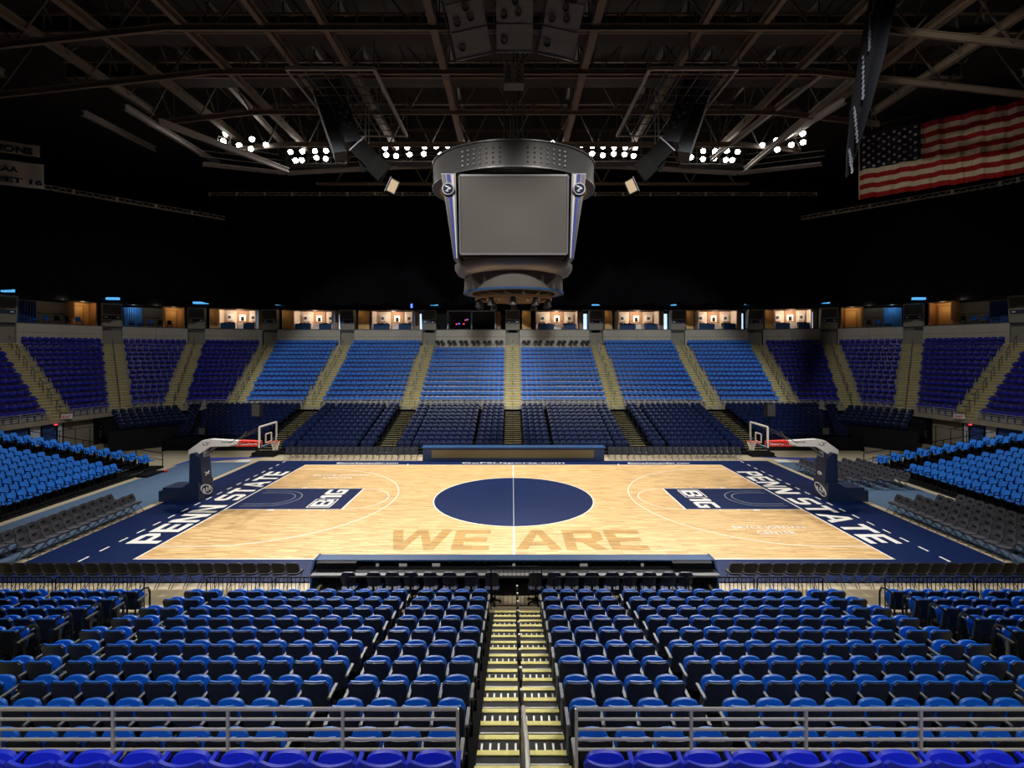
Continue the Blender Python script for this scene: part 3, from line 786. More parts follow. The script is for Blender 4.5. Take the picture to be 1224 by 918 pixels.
# ================================================================== ROOF STEEL
ZB = 25.87
def beam_i(mb, p, q, w=.34, h=.45):
    p, q = Vector(p), Vector(q)
    mb.bar(p+Vector((0, 0, h/2)), q+Vector((0, 0, h/2)), w, .05); mb.bar(p-Vector((0, 0, h/2)), q-Vector((0, 0, h/2)), w, .05)
    mb.bar(p, q, .05, h)
for j, x in enumerate((-36.5, -31.4, -26.6, -23.2, -18.2, -13.7, -10.4, -4.4, 4.5, 10.4, 13.7, 18.2, 23.2, 26.6, 31.4, 36.5)):
    z = ZB-max(0, abs(x)-24)*.12
    t = thing('roof_truss', 'brown steel roof truss running away from the camera, %s from the left' % ORD[j+1], 'truss', (0, 0, 0), 0, 'lengthwise roof trusses')
    y1 = 47 if abs(x) < 12 else (44 if abs(x) < 24 else (36 if abs(x) < 30 else 30))
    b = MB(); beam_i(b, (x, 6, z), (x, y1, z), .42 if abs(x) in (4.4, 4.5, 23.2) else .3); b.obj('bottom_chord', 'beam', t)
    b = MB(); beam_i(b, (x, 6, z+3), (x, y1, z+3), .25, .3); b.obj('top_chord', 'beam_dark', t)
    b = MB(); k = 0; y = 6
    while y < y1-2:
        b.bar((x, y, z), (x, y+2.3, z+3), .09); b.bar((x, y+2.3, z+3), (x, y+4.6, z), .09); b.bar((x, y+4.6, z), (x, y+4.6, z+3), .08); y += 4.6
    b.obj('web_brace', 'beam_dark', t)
def arcz(x): return ZB-.35-max(0, abs(x)-19)*.11
for j, (y, xw, zoff, lite) in enumerate(((20.0, 40, 0, 0), (26.5, 38, 0, 0), (30.7, 38, 0, 0), (35.9, 27, 0, 0), (40.6, 24, -.4, 0), (45.5, 22, -.4, 1))):
    t = thing('roof_girder', 'brown steel girder spanning across the roof, %s away from the camera' % ORD[j+1], 'girder', (0, 0, 0), 0, 'crosswise roof girders')
    ch = MB(); tp = MB(); wb = MB(); n = 28
    for k in range(n):
        xa = -xw+2*xw*k/n; xb = -xw+2*xw*(k+1)/n
        beam_i(ch, (xa, y, arcz(xa)+zoff), (xb, y, arcz(xb)+zoff), .16, .34)
        tp.bar((xa, y, arcz(xa)+zoff+3.4), (xb, y, arcz(xb)+zoff+3.4), .2)
        if k % 2 == 0:
            wb.bar((xa, y, arcz(xa)+zoff), (xb, y, arcz(xb)+zoff+3.4), .09); wb.bar((xb, y, arcz(xb)+zoff+3.4), (xb+2*xw/n, y, arcz(xb+2*xw/n)+zoff), .09)
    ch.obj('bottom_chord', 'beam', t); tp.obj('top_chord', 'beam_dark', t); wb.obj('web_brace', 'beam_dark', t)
# catwalk with mesh panels
for j, y in enumerate((28.6, 33.2)):
    t = thing('catwalk', 'brown roof catwalk with panelled rail, %s of two' % ('nearer' if j == 0 else 'farther'), 'catwalk')
    b = MB(); b.b2((-30, y-.6, ZB+.3), (30, y+.6, ZB+.36)); b.obj('walkway', 'roof', t)
    b = MB()
    for zz in (.35, 1.4): b.bar((-30, y-.6, ZB+zz), (30, y-.6, ZB+zz), .12)
    b.obj('rail', 'beam', t)
    pm = MB().box((0, 0, 0), (.1, .1, 1.1)).mesh('post', 'beam')
    for k in range(41): link('post', pm, t, (-30+1.5*k, y-.6, ZB+.88))
    stuff(MB().b2((-30, y-.52, ZB+.4), (30, y-.5, ZB+1.3)).obj('mesh_panel', 'roof', t))
# diagonal lighter struts near the lamps
for j, (a, c) in enumerate((((150, 128), (262, 196)), ((190, 145), (345, 204)), ((100, 135), (185, 178)), ((255, 80), (338, 172)), ((1024, 90), (890, 203)), ((985, 85), (850, 190)), ((1130, 25), (1040, 88)), ((1010, 120), (920, 175)))):
    p = W(a[0], a[1], 33 if j < 4 else 32); q = W(c[0], c[1], 43)
    b = MB(); beam_i(b, p, q, .3, .35)
    tag(b.obj('roof_strut', 'beam_light'), 'pale diagonal roof strut above the %s floodlights, %s from the centre' % ('left' if j < 4 else 'right', ['farthest out but one', 'second', 'farthest', 'nearest'][j] if j < 4 else ['third', 'nearest', 'farthest', 'second'][j-4]), 'strut', 'pale struts by the floodlights')
# far backing lattice behind the scoreboard
b = MB()
for k in range(9):
    x = -18+k*4.5
    b.bar((x, 49.5, 24.9), (x+2.25, 49.5, 29), .14); b.bar((x+2.25, 49.5, 29), (x+4.5, 49.5, 24.9), .14)
b.bar((-18, 49.5, 29), (-18, 49.5, 31), .2); b.bar((18, 49.5, 29), (18, 49.5, 31), .2)
b.bar((-20, 49.5, 24.9), (24, 49.5, 24.9), .25); b.bar((-20, 49.5, 29), (24, 49.5, 29), .25)
tag(b.obj('far_lattice', 'beam'), 'steel lattice girder behind the scoreboard at the far side of the roof', 'girder')

# ---------- floodlights
lamp_px = []
for x, y in ((799, 473), (791, 500), (847, 515), (892, 493), (888, 527), (941, 513), (1028, 538), (1070, 536), (1115, 535), (1154, 534), (1188, 534), (1046, 568), (1068, 567), (1120, 558), (1153, 562), (1192, 555)):
    lamp_px.append((x/2.961, y/2.961))
for x, y in ((178, 524), (217, 522), (257, 522), (317, 520), (359, 518), (399, 517), (437, 515), (472, 510), (183, 548), (217, 552), (265, 547), (315, 545), (375, 548), (399, 540),
             (771, 506), (834, 514), (873, 514), (912, 517), (950, 519), (989, 521), (1029, 522), (1063, 523), (871, 540), (912, 544), (949, 550), (988, 545), (1026, 547), (1058, 552)):
    lamp_px.append((400+x/2.961, y/2.961))
for x, y in ((75, 543), (117, 521), (158, 521), (199, 521), (236, 524), (116, 549), (155, 547), (195, 552), (217, 552), (321, 501), (370, 484), (373, 516), (421, 500), (461, 461), (461, 491)):
    lamp_px.append((800+x/2.887, y/2.887))
lamp_px.sort()
hm = MB().lathe([(0, -.38), (.08, -.38), (.13, -.28), (.20, -.02), (.215, 0)], 14).mesh('housing', 'black', True)
dm = MB().lathe([(0, 0.004), (.205, 0.004)], 14).mesh('lens', 'lamp')
bm2 = MB().bar((-.3, 0, -.2), (.3, 0, -.2), .05).bar((-.3, 0, -.2), (-.3, 0, .02), .04).bar((.3, 0, -.2), (.3, 0, .02), .04).mesh('bracket', 'mid_grey')
for k, (x, y) in enumerate(lamp_px):
    d = 43.0 if 335 < x < 895 else 40.5
    c = Vector(W(x, y, d))
    side = 'left' if x < 612 else 'right'
    num = k+1 if x < 612 else k+1-sum(1 for p in lamp_px if p[0] < 612)
    t = thing('floodlight', 'glowing round arena floodlight, %s from the left on the %s side' % (ORD[num], side), 'floodlight', c, 0, 'round floodlights under the roof')
    t.rotation_euler = (Vector((c.x*.25, 12, 0))-c).to_track_quat('Z', 'Y').to_euler()
    link('housing', hm, t); o = link('lens', dm, t); link('bracket', bm2, t)
for j, (xa, xb, yy, d) in enumerate(((340, 412, 193.5, 43.4), (452, 768, 191, 43.4), (816, 890, 194, 43.4))):
    a = Vector(W(xa, yy, d)); c = Vector(W(xb, yy, d))
    t = thing('lamp_catwalk', 'steel lamp rack carrying floodlights, %s from the left' % ORD[j+1], 'rack', (0, 0, 0), 0, 'floodlight racks')
    b = MB()
    for zz in (0, .5, 1.0, 1.32): b.bar(a+Vector((0, .3, zz)), c+Vector((0, .3, zz)), .05)
    b.obj('rail', 'alu', t)
    b = MB(); b.box((a+c)/2+Vector((0, .9, -.05)), ((c-a).length, 1.2, .08)); b.obj('walkway', 'mid_grey', t)
    b = MB(); n = 8
    for k in range(n+1):
        p = a+(c-a)*k/n; b.bar(p+Vector((0, .3, 0)), p+Vector((0, .3, 1.35)), .06)
    b.obj('post', 'alu', t)
    b = MB()
    for k in (0, 4, 8):
        p = a+(c-a)*k/n; b.bar(p+Vector((0, .6, 0)), p+Vector((0, .6, 4)), .08)
    b.obj('hanger', 'beam', t)
for s in (-1, 1):   # curved end racks
    t = thing('lamp_catwalk', 'angled floodlight rack at the %s end of the row' % ('left' if s < 0 else 'right'), 'rack', (0, 0, 0), 0, 'floodlight racks')
    b = MB(); a = Vector(W(612+s*355, 168, 39.8)); c = Vector(W(612+s*282, 180, 43.4))
    for zz in (-.2, .5): b.bar(a+Vector((0, .4, zz)), c+Vector((0, .4, zz)), .08)
    b.obj('rail', 'alu', t)
    b = MB()
    for k in range(6):
        p = a+(c-a)*k/5; b.bar(p+Vector((0, .4, -.2)), p+Vector((0, .4, .5)), .05)
    b.obj('post', 'alu', t)
# long lower ring catwalk, pale, behind the lamps
for s in (-1, 1):
    a = Vector(W(612+s*270, 207, 45)); c = Vector(W(612+s*90, 197, 45)); e = Vector(W(612+s*370, 196, 41))
    t = thing('ring_catwalk', 'pale ring catwalk behind the %s floodlights' % ('left' if s < 0 else 'right'), 'catwalk')
    b = MB(); b.bar(a, c, .9, .12); b.bar(a, e, .9, .12); b.obj('walkway', 'beam_light', t)
    b = MB()
    for zz in (.5, 1.0): b.bar(a+Vector((0, -.4, zz)), c+Vector((0, -.4, zz)), .05); b.bar(a+Vector((0, -.4, zz)), e+Vector((0, -.4, zz)), .05)
    b.obj('rail', 'beam_light', t)

# ---------- scoreboard
sb = thing('scoreboard', 'centre-hung four-sided video scoreboard over the court with oval ring', 'scoreboard', (0, YC, 10.2))
def sbm(b, name, m, parent=sb, smooth=False):
    o = b.obj(name, m, parent, smooth); return o
zr = -10.2
rg = sbm(MB().lathe([(4.1, 16.35+zr), (4.25, 16.4+zr), (4.25, 17.6+zr), (4.1, 17.65+zr), (3.7, 17.65+zr), (3.7, 16.35+zr)], 64, 1, .84, closed=True), 'ring_display', 'mid_grey', sb, True)
b = MB()
for zz in (16.37, 17.6): b.lathe([(4.24, zz+zr), (4.31, zz+zr), (4.31, zz+.06+zr), (4.24, zz+.06+zr)], 64, 1, .84, closed=True)
sbm(b, 'ring_trim', 'silver', rg)
b = MB()   # rows of speaker holes on the ring
for a0 in (-1.95, -1.19):
    for i_ in range(7):
        for k in range(4):
            a = a0+(i_-3)*.075; b.box((4.27*math.cos(a), 4.27*.84*math.sin(a), 16.65+zr+k*.22), (.07, .07, .07))
stuff(sbm(b, 'led_nodes', 'silver', rg))
sbm(MB().lathe([(0, 16.3+zr), (3.9, 16.3+zr), (3.9, 16.36+zr), (0, 16.36+zr)], 64, 1, .84), 'ring_soffit', 'tan_box')
# body and four screens (inclined: top leans out)
b = MB(); v = []
for (h, z) in ((2.45, 12.35), (2.6, 16.2)):
    v += [(-h, -h*1.2, z+zr), (h, -h*1.2, z+zr), (h, h*1.2, z+zr), (-h, h*1.2, z+zr)]
b.add(v, [(0, 3, 2, 1), (4, 5, 6, 7), (0, 1, 5, 4), (1, 2, 6, 5), (2, 3, 7, 6), (3, 0, 4, 7)]); sbm(b, 'body', 'black')
for k in range(4):
    rot = Matrix.Rotation(k*PI/2, 4, 'Z')
    hw = 2.52 if k % 2 == 0 else 2.7; dist = 3.22 if k % 2 == 0 else 2.72
    def scr(x, z, o=0): return rot @ Vector((x, -(dist-.12*(16.1-z)/4)-o, z+zr))
    b = MB(); b.add([scr(-hw*.985, 12.42), scr(hw*.985, 12.42), scr(hw, 16.05), scr(-hw, 16.05), scr(-hw*.985, 12.42, .14), scr(hw*.985, 12.42, .14), scr(hw, 16.05, .14), scr(-hw, 16.05, .14)],
                    [(0, 3, 2, 1), (4, 5, 6, 7), (0, 1, 5, 4), (1, 2, 6, 5), (2, 3, 7, 6), (3, 0, 4, 7)])
    scn = sbm(b, 'video_screen', 'screen_grey')
    b = MB()
    cs = [scr(-hw*.985, 12.42, .12), scr(hw*.985, 12.42, .12), scr(hw, 16.05, .12), scr(-hw, 16.05, .12)]
    for q in range(4): b.bar(cs[q], cs[(q+1) % 4], .09)
    sbm(b, 'screen_frame', 'silver', scn)
for sx in (-1, 1):
    for sy in (-1, 1):
        b = MB(); x0, x1 = 2.68, 3.38
        pl = lambda x, y, z: (sx*x, sy*y, z+zr)
        v = [pl(2.62, 3.1, 12.22), pl(2.82, 3.1, 12.22), pl(2.82, 2.2, 12.22), pl(2.62, 2.2, 12.22), pl(2.72, 3.2, 16.2), pl(3.4, 3.2, 16.2), pl(3.4, 2.2, 16.2), pl(2.72, 2.2, 16.2)]
        b.add(v, [(0, 3, 2, 1), (4, 5, 6, 7), (0, 1, 5, 4), (1, 2, 6, 5), (2, 3, 7, 6), (3, 0, 4, 7)])
        pyl = sbm(b, 'corner_pylon', 'silver')
        def strip3(xb0, xb1, xt0, xt1, m, nm, y=.03):
            b = MB(); v = [pl(xb0, 3.1+y, 12.25), pl(xb1, 3.1+y, 12.25), pl(xb1, 3.08, 12.25), pl(xb0, 3.08, 12.25), pl(xt0, 3.2+y, 16.15), pl(xt1, 3.2+y, 16.15), pl(xt1, 3.18, 16.15), pl(xt0, 3.18, 16.15)]
            b.add(v, [(0, 3, 2, 1), (4, 5, 6, 7), (0, 1, 5, 4), (1, 2, 6, 5), (2, 3, 7, 6), (3, 0, 4, 7)]); sbm(b, nm, m, pyl)
        strip3(2.66, 2.69, 2.80, 2.92, 'white_pad', 'light_stripe')
        strip3(2.70, 2.76, 2.98, 3.14, 'mat_royal', 'blue_stripe', .05)
        strip3(2.77, 2.80, 3.2, 3.36, 'mid_grey', 'grey_stripe', .04)
        b = MB(); N = 20
        b.prism([(sx*3.06+.29*math.cos(2*PI*k/N), 15.45+zr+.29*math.sin(2*PI*k/N)) for k in range(N)], 1, sy*3.2, sy*3.32)
        md = sbm(b, 'medallion', 'silver', pyl)
        b = MB(); b.prism([(sx*3.06+.23*math.cos(2*PI*k/N), 15.45+zr+.23*math.sin(2*PI*k/N)) for k in range(N)], 1, sy*3.3, sy*3.34)
        # stylised head emblem: white swoosh pieces
        for (u0, w0, z0_, hh, an) in ((-.02, .22, .08, .045, .4), (.03, .2, -.02, .04, -.3), (-.05, .14, -.1, .035, .2)):
            pass
        b2_ = b.obj('emblem_disc', 'navy', pyl)
        b = MB()
        for (u0, w0, z0_, hh, an) in ((-.02, .24, .08, .05, .4), (.04, .2, -.02, .045, -.3), (-.05, .14, -.11, .04, .2)):
            b.box((sx*3.06+u0, sy*3.345, 15.45+zr+z0_), (w0, .02, hh), Matrix.Rotation(an, 3, 'Y'))
        b.obj('emblem_mark', 'white', pyl)
sbm(MB().lathe([(0, 12.4+zr), (3.12, 12.4+zr), (3.12, 12.2+zr), (2.95, 11.9+zr), (2.6, 11.75+zr)], 64, 1, .9), 'lower_flange', 'silver', sb, True)
ld = sbm(MB().lathe([(2.6, 11.9+zr), (2.62, 10.98+zr), (2.5, 10.9+zr), (2.2, 10.9+zr), (2.2, 12.0+zr)], 64, 1, .95), 'lower_drum', 'screen_grey', sb, True)
b = MB().lathe([(2.6, 10.9+zr), (2.66, 10.9+zr), (2.66, 11.0+zr), (2.6, 11.0+zr)], 64, 1, .95, closed=True); sbm(b, 'drum_trim', 'navy_lite', ld)
b = MB()
random.seed(3)
for k in range(14):
    a = 2*PI*k/14; b.bar((2.1*math.cos(a), 2*math.sin(a), 10.85+zr), (1.0*math.cos(a+.5), 1.0*math.sin(a+.5), 10.7+zr), .09)
for rr in (.8, 1.4, 2.0): b.lathe([(rr-.05, 10.6+zr), (rr+.05, 10.6+zr), (rr+.05, 10.72+zr), (rr-.05, 10.72+zr)], 32, closed=True)
sbm(b, 'underside_frame', 'tan_box')
for k in range(10):
    a = 2*PI*k/10+.3; x, y = 1.9*math.cos(a), 1.75*math.sin(a)
    b = MB(); b.tube([(x, y, 10.85+zr), (x, y, 10.6+zr)], .05); b.lathe([(0, .42), (.12, .4), (.17, .1), (.19, 0), (0, 0)], 10, c=(x, y, 10.2+zr)); sbm(b, 'spotlight', 'dark_grey', sb, True)
b = MB()
for (x, y) in ((-.5, 0), (.0, .3), (.2, -.2), (.5, .2)): b.tube([(x, y, 17.4+zr), (x, y, 26+zr)], .035)
sbm(b, 'hoist_cable', 'dark_grey')
b = MB(); b.b2((-2.8, -2.4, 17.2+zr), (2.8, 2.4, 17.4+zr)); b.bar((-1.6, -1, 17.4+zr), (-1.6, -1, 18.4+zr), .06); b.bar((-1.6, -1, 18.4+zr), (1.6, -1, 18.4+zr), .06); b.bar((1.6, -1, 18.4+zr), (1.6, -1, 17.4+zr), .06); sbm(b, 'top_frame', 'dark_grey')

# ---------- hanging speakers
def cone_rows(parent, pts):
    for (p, r) in pts:
        b = MB().lathe([(r, 0), (r, .03), (r*.82, .03), (r*.82, -.01), (r*.3, -.03)], 16); me = b.mesh('speaker_cone', 'speaker_lite', True)
        o = link('speaker_cone', me, parent, p); o.rotation_euler = (PI/2, 0, 0)
def hang_speaker(cx, yb, tilt, label, w=1.55, L=5.0, y=21.5, rx=.5):
    c = W(cx, yb, y)
    t = thing('speaker_array', label, 'speaker', (c[0], y, c[2]))
    t.rotation_euler = (rx, tilt, 0)
    MB().b2((-w/2, -.3, 0), (w/2, .35, L)).obj('cabinet', 'speaker_front', t)
    b = MB()
    for k in range(1, 5): b.b2((-w/2-.01, -.325, k*L/5-.015), (w/2+.01, -.3, k*L/5+.015))
    b.b2((-w/2-.02, -.33, -.02), (w/2+.02, .36, .02)); b.obj('edge_trim', 'mid_grey', t)
    cone_rows(t, [((x, -.34, z), .15) for x, z in ((-.05, 2.2), (.28, 2.1), (.02, 1.78), (.33, 2.55), (-.02, 2.6), (.15, 1.4), (-.45, 1.3), (-.45, .4), (.1, 3.0), (.4, 3.1), (-.15, 3.4), (.2, 3.5))])
    b = MB(); b.tube([(-w/2-.12, 0, 0), (-w/2-.12, 0, L+3)], .03); b.obj('hanging_rod', 'mid_grey', t)
hang_speaker(567, 68, -.22, 'tall dark speaker array leaning left at the top centre')
hang_speaker(615, 62, 0, 'tall dark speaker array hanging straight at the top centre')
hang_speaker(664, 68, .22, 'tall dark speaker array leaning right at the top centre')
c = W(614, 104, 24)
t = thing('hanging_box', 'small brown speaker box hanging above the scoreboard', 'speaker', c)
MB().b2((-.5, -.35, 0), (.5, .35, .95)).obj('cabinet', 'tan_box', t)
b = MB()
for x in (-.5, .46): b.b2((x, -.35, .95), (x+.05, -.3, 1.6))
b.b2((-.5, -.35, 1.52), (.51, -.3, 1.6)); b.obj('bracket', 'tan_box', t)
cone_rows(t, [((x, -.37, z), .12) for x in (-.25, .25) for z in (.2, .48, .76)])
for s in (-1, 1):
    side = 'left' if s < 0 else 'right'
    X = lambda x: 612+s*(612-x)
    # rigging grid
    g = thing('rigging_grid', 'rectangular steel rigging grid above the %s speaker column' % side, 'grid')
    a = Vector(W(X(447), 82, 28.6)); a2 = Vector((a.x, 37.6, a.z)); e = Vector((a.x+s*5.2, 28.6, a.z)); e2 = Vector((e.x, 37.6, a.z))
    b = MB(); b.bar(a, a2, .16, .2); b.bar(e, e2, .1); b.bar(a, e, .16, .2); b.bar(a2, e2, .1); b.obj('frame', 'beam_light', g)
    b = MB()
    for k in range(1, 9): b.bar(a.lerp(a2, k/9), e.lerp(e2, k/9), .05)
    for k in range(1, 5): b.bar(a.lerp(e, k/5), a2.lerp(e2, k/5), .05)
    b.obj('grid_bar', 'mid_grey', g)
    b = MB()
    for p in (a, a2, e, e2): b.tube([p, p+Vector((0, 0, 3))], .03)
    b.obj('hanging_rod', 'mid_grey', g)
    # curved line array
    t = thing('speaker_array', 'tall slanted speaker column hanging %s of the scoreboard' % side, 'speaker')
    p0 = Vector(W(X(397), 101, 33)); p1 = Vector(W(X(423), 175, 32)); dv = (p1-p0)
    qt = dv.to_track_quat('Z', 'Y'); n = 6
    for (off, wx, nm_) in ((Vector((0, 0, 0)), 1.05, 'speaker_box'), (Vector((s*1.0, .35, -.55)), .75, 'side_speaker_box')):
        for k in range(n):
            c = p0+off+dv*((k+.5)/n)
            ax = (-dv).normalized(); yy = Vector((s*.35, 1, -.1)); yy = (yy-ax*yy.dot(ax)).normalized(); xx_ = yy.cross(ax)
            rot = Matrix((xx_, yy, ax)).transposed()
            bb = MB().box((0, 0, 0), (wx, .95, dv.length/n*.97)).obj(nm_, 'speaker', t)
            bb.matrix_local = Matrix.Translation(c) @ rot.to_4x4()
            if wx > 1 and k in (2, 3, 4):
                for (cx_, cz_) in ((-.2, .15), (.2, .15), (0, -.15)):
                    o2 = link('speaker_cone', MB().lathe([(.13, 0), (.11, .03), (.05, -.01), (.0, -.03)], 12).mesh('speaker_cone', 'speaker_lite', True), bb, (cx_, -.5, cz_)); o2.rotation_euler = (PI/2, 0, 0)
    for k, (px_, py_, d_, sz, an) in enumerate(((437, 184, 32, (1.1, .9, 1.3), .75), (452, 201, 31.8, (1.25, .9, 1.0), .85), (441, 196, 32.6, (1.1, .8, .8), .3), (469, 224, 31.5, (.95, .8, .65), 1.15))):
        o = MB().box((0, 0, 0), sz).obj('lower_box', 'speaker_dark', t); o.location = W(X(px_), py_, d_); o.rotation_euler = (.35, s*an, 0)
        if k == 3:
            MB().b2((-.4, -.42, -.25), (.4, -.4, .25)).obj('box_front', 'tan_box', o); MB().box((0, 0, .34), (1.0, .85, .04)).obj('box_edge', 'silver', o)
        if k == 0:
            MB().b2((-.66, -.52, .7), (.66, -.3, .77)).obj('box_edge', 'silver', o)
    b = MB()
    for xx in (416, 437, 441): 
        r0 = Vector(W(X(xx), 100, 33)); r1 = Vector(W(X(xx), 172, 33)); b.tube([r0, r1], .035)
    b.obj('hanging_rod', 'steel_dim', t)
    # small work lights near the grid
# dark rolled drape hanging at upper right
pts = [W(1058, -10, 23.8), W(1051, 20, 24), W(1042, 70, 24.4), W(1029, 130, 25), W(1019, 180, 25.6), W(1012, 212, 26)]
b = MB(); n = 12; rad = [.55, .55, .52, .42, .24, .04]; vs = []
for k, (p, r) in enumerate(zip(pts, rad)):
    for j in range(n):
        a = 2*PI*j/n; rr = r*(1+.18*math.sin(a*5)); vs.append((p[0]+rr*math.cos(a), p[1]+rr*math.sin(a), p[2]))
fs = [(k*n+j, k*n+(j+1) % n, (k+1)*n+(j+1) % n, (k+1)*n+j) for k in range(len(pts)-1) for j in range(n)]
b.add(vs, fs); t = thing('rolled_drape', 'gathered black drape hanging from the roof left of the flag', 'drape')
b.obj('cloth', 'black', t, True)
b = MB()
for k in range(len(pts)-1):
    p, q = pts[k], pts[k+1]
    for j in range(9):
        f0 = j/9; x = p[0]+(q[0]-p[0])*f0-rad[k]*(1-f0)-rad[k+1]*f0; b.box((x+.03, p[1]-.08, p[2]+(q[2]-p[2])*f0), (.05+.05*random.random(), .05, .16+.12*random.random()), Matrix.Rotation(.3, 3, 'Y'))
stuff(b.obj('edge_sheen', 'silver', t))  # silver pieces stand in for the shine down the drape's left edge
# hanging catwalk lamp pole
for k, (x0, y0, y1, d) in enumerate(((824, 0, 70, 27), (1042, 90, 155, 36), (188, 90, 130, 36))):
    a = W(x0, y0, d); c = W(x0, y1, d)
    tag(MB().tube([a, c], .05).obj('hanging_pole', 'mid_grey'), 'thin vertical pole hanging from the roof, %s' % ['above the right speaker column', 'beside the flag', 'at upper left'][k], 'pole')

# ---------- flag
fd = Vector((.774, -.632, 0)); f0 = Vector((32.0, 45.0, 0))
fl = thing('national_flag', 'large American flag hanging below the roof at upper right', 'flag', (32, 45, 21.9))
FH = 5.75; FW = 11.4
def fpt(t, z):
    wv = .10*math.sin(t*5.1+z*.5)+.05*math.sin(t*9.7+1)+.03*math.sin(t*21+z*2)
    p = fd*t; sag = .06*math.sin(t*2.5)
    return (p.x+wv*.632, p.y+wv*.774, z+sag*.5)
for k in range(13):
    z1 = FH-k*FH/13; z0 = z1-FH/13; x0 = 4.37 if k < 7 else 0; n = int((FW-x0)/.12); vs = []
    for j in range(n+1):
        t_ = x0+(FW-x0)*j/n; vs += [fpt(t_, z0), fpt(t_, z1)]
    MB().add(vs, [(2*j, 2*j+2, 2*j+3, 2*j+1) for j in range(n)]).obj('stripe', 'flag_red' if k % 2 == 0 else 'flag_white', fl, True)
vs = []; n = 36
for j in range(n+1):
    t_ = 4.37*j/n; vs += [fpt(t_, FH*6/13), fpt(t_, FH)]
un = MB().add(vs, [(2*j, 2*j+2, 2*j+3, 2*j+1) for j in range(n)]).obj('canton', 'flag_blue', fl, True)
b = MB()
for r in range(9):
    for q in range(6 if r % 2 == 0 else 5):
        cx = 4.37*(q+.5+(0 if r % 2 == 0 else .5))/6; cz = FH-FH*7/13*(r+.6)/9.2
        v = [];
        for k in range(10):
            a = PI/2+k*PI/5; rr = .17 if k % 2 == 0 else .07
            p = Vector(fpt(cx+rr*math.cos(a), cz+rr*math.sin(a)))+Vector((-.632, -.774, 0))*.03; v.append(tuple(p))
        b.add(v, [tuple(range(10))])
stuff(b.obj('star', 'flag_white', un))
MB().bar(fpt(0, 0), fpt(0, FH), .08).obj('hoist_edge', 'flag_white', fl)
b = MB(); b.bar(fpt(-.1, FH+.05), fpt(FW, FH+.05), .06)
for t_ in (0.1, 5.8, 11): p = Vector(fpt(t_, FH)); b.tube([p, p+Vector((0, 0, 3))], .02)
b.obj('hanging_bar', 'dark_grey', fl)
# catwalk with rail above the flag
t = thing('side_catwalk', 'dark catwalk with rail above the flag at upper right', 'catwalk')
b = MB(); a = Vector(W(1046, 150, 49)); c = Vector(W(1250, 98, 43))
for zz in (0, .6, 1.2): b.bar(a+Vector((0, 0, zz)), c+Vector((0, 0, zz)), .12)
b.obj('rail', 'beam', t); b = MB()
for k in range(9): p = a.lerp(c, k/8); b.bar(p, p+Vector((0, 0, 1.2)), .09)
b.obj('post', 'beam', t)
# ---------- championship banners at upper left
def banner(lines, cx, cy, wpx, hpx, d, label, sc=1):
    c = W(cx, cy, d); w_ = wpx*d/F; h_ = hpx*d/F
    t = thing('hanging_banner', label, 'banner', c, .45)
    n = 14; vs = []
    for j in range(n+1):
        x = -w_/2+w_*j/n; y = .05*math.sin(j*1.3); vs += [(x, y, -h_/2), (x, y, h_/2), (x, y+.02, -h_/2), (x, y+.02, h_/2)]
    fs = []
    for j in range(n): fs += [(4*j, 4*j+4, 4*j+5, 4*j+1), (4*j+2, 4*j+3, 4*j+7, 4*j+6)]
    MB().add(vs, fs).obj('cloth', 'banner', t, True)
    for (s_, z, hh, x, ww) in lines:
        text(s_, 'navy_pad', t, 'banner_words', ww*w_, hh*h_, MT((x*w_, -.09, z*h_), (1, 0, 0), (0, 0, 1)), offset=.04)
    MB().bar((-w_/2, 0, h_/2), (w_/2, 0, h_/2), .05).obj('top_bar', 'alu', t)
banner([('NCAA', .15, .22, -.02, .42), ('SWEET 16', -.27, .22, .06, .86)], 4, 206, 74, 30, 36, 'white banner with dark lettering hanging at the left edge')
banner([('LIONS', -.1, .6, .1, .6)], 8, 176, 60, 14, 41, 'smaller white banner behind and above the lettered one')

# ================================================================== TELESCOPIC STANDS
SP = .515
ROW = .84; RS = .2024; TZ0 = .14
near_y = lambda i: 14.0-ROW*i       # seat origin
# seat part meshes
def shared(fn, name, m, smooth=True):
    b = MB(); fn(b); return b.mesh(name, m, smooth)
ts_back = shared(lambda b: b.panel(.46, .36, .905, -.04, .03, 8, 3, .06, .04, .035, .40, -.145), 'backrest', 'seat_blue')
ts_shell = shared(lambda b: b.panel(.448, .34, .892, -.064, .03, 8, 2, .055, .04, .035, .39, -.172), 'back_shell', 'shell')
ts_pan = shared(lambda b: b.panel(.43, .40, .79, .09, .05, 12, 3, .07, .05, -.03, .40, .135, dip=-.038), 'seat_pan', 'seat_blue')
ts_arm = shared(lambda b: b.box((.257, -.02, .66), (.05, .36, .035)), 'armrest', 'arm_grey', False)
ts_post = shared(lambda b: b.box((.257, -.06, .42), (.03, .07, .46)).box((0, -.02, .36), (.5, .05, .05)).box((.257, -.04, .1), (.04, .2, .2)), 'seat_support', 'black', False)
ts_arm_l = shared(lambda b: b.box((-.257, -.02, .66), (.05, .36, .035)).box((-.257, -.06, .4), (.03, .07, .5)), 'end_armrest', 'arm_grey', False)
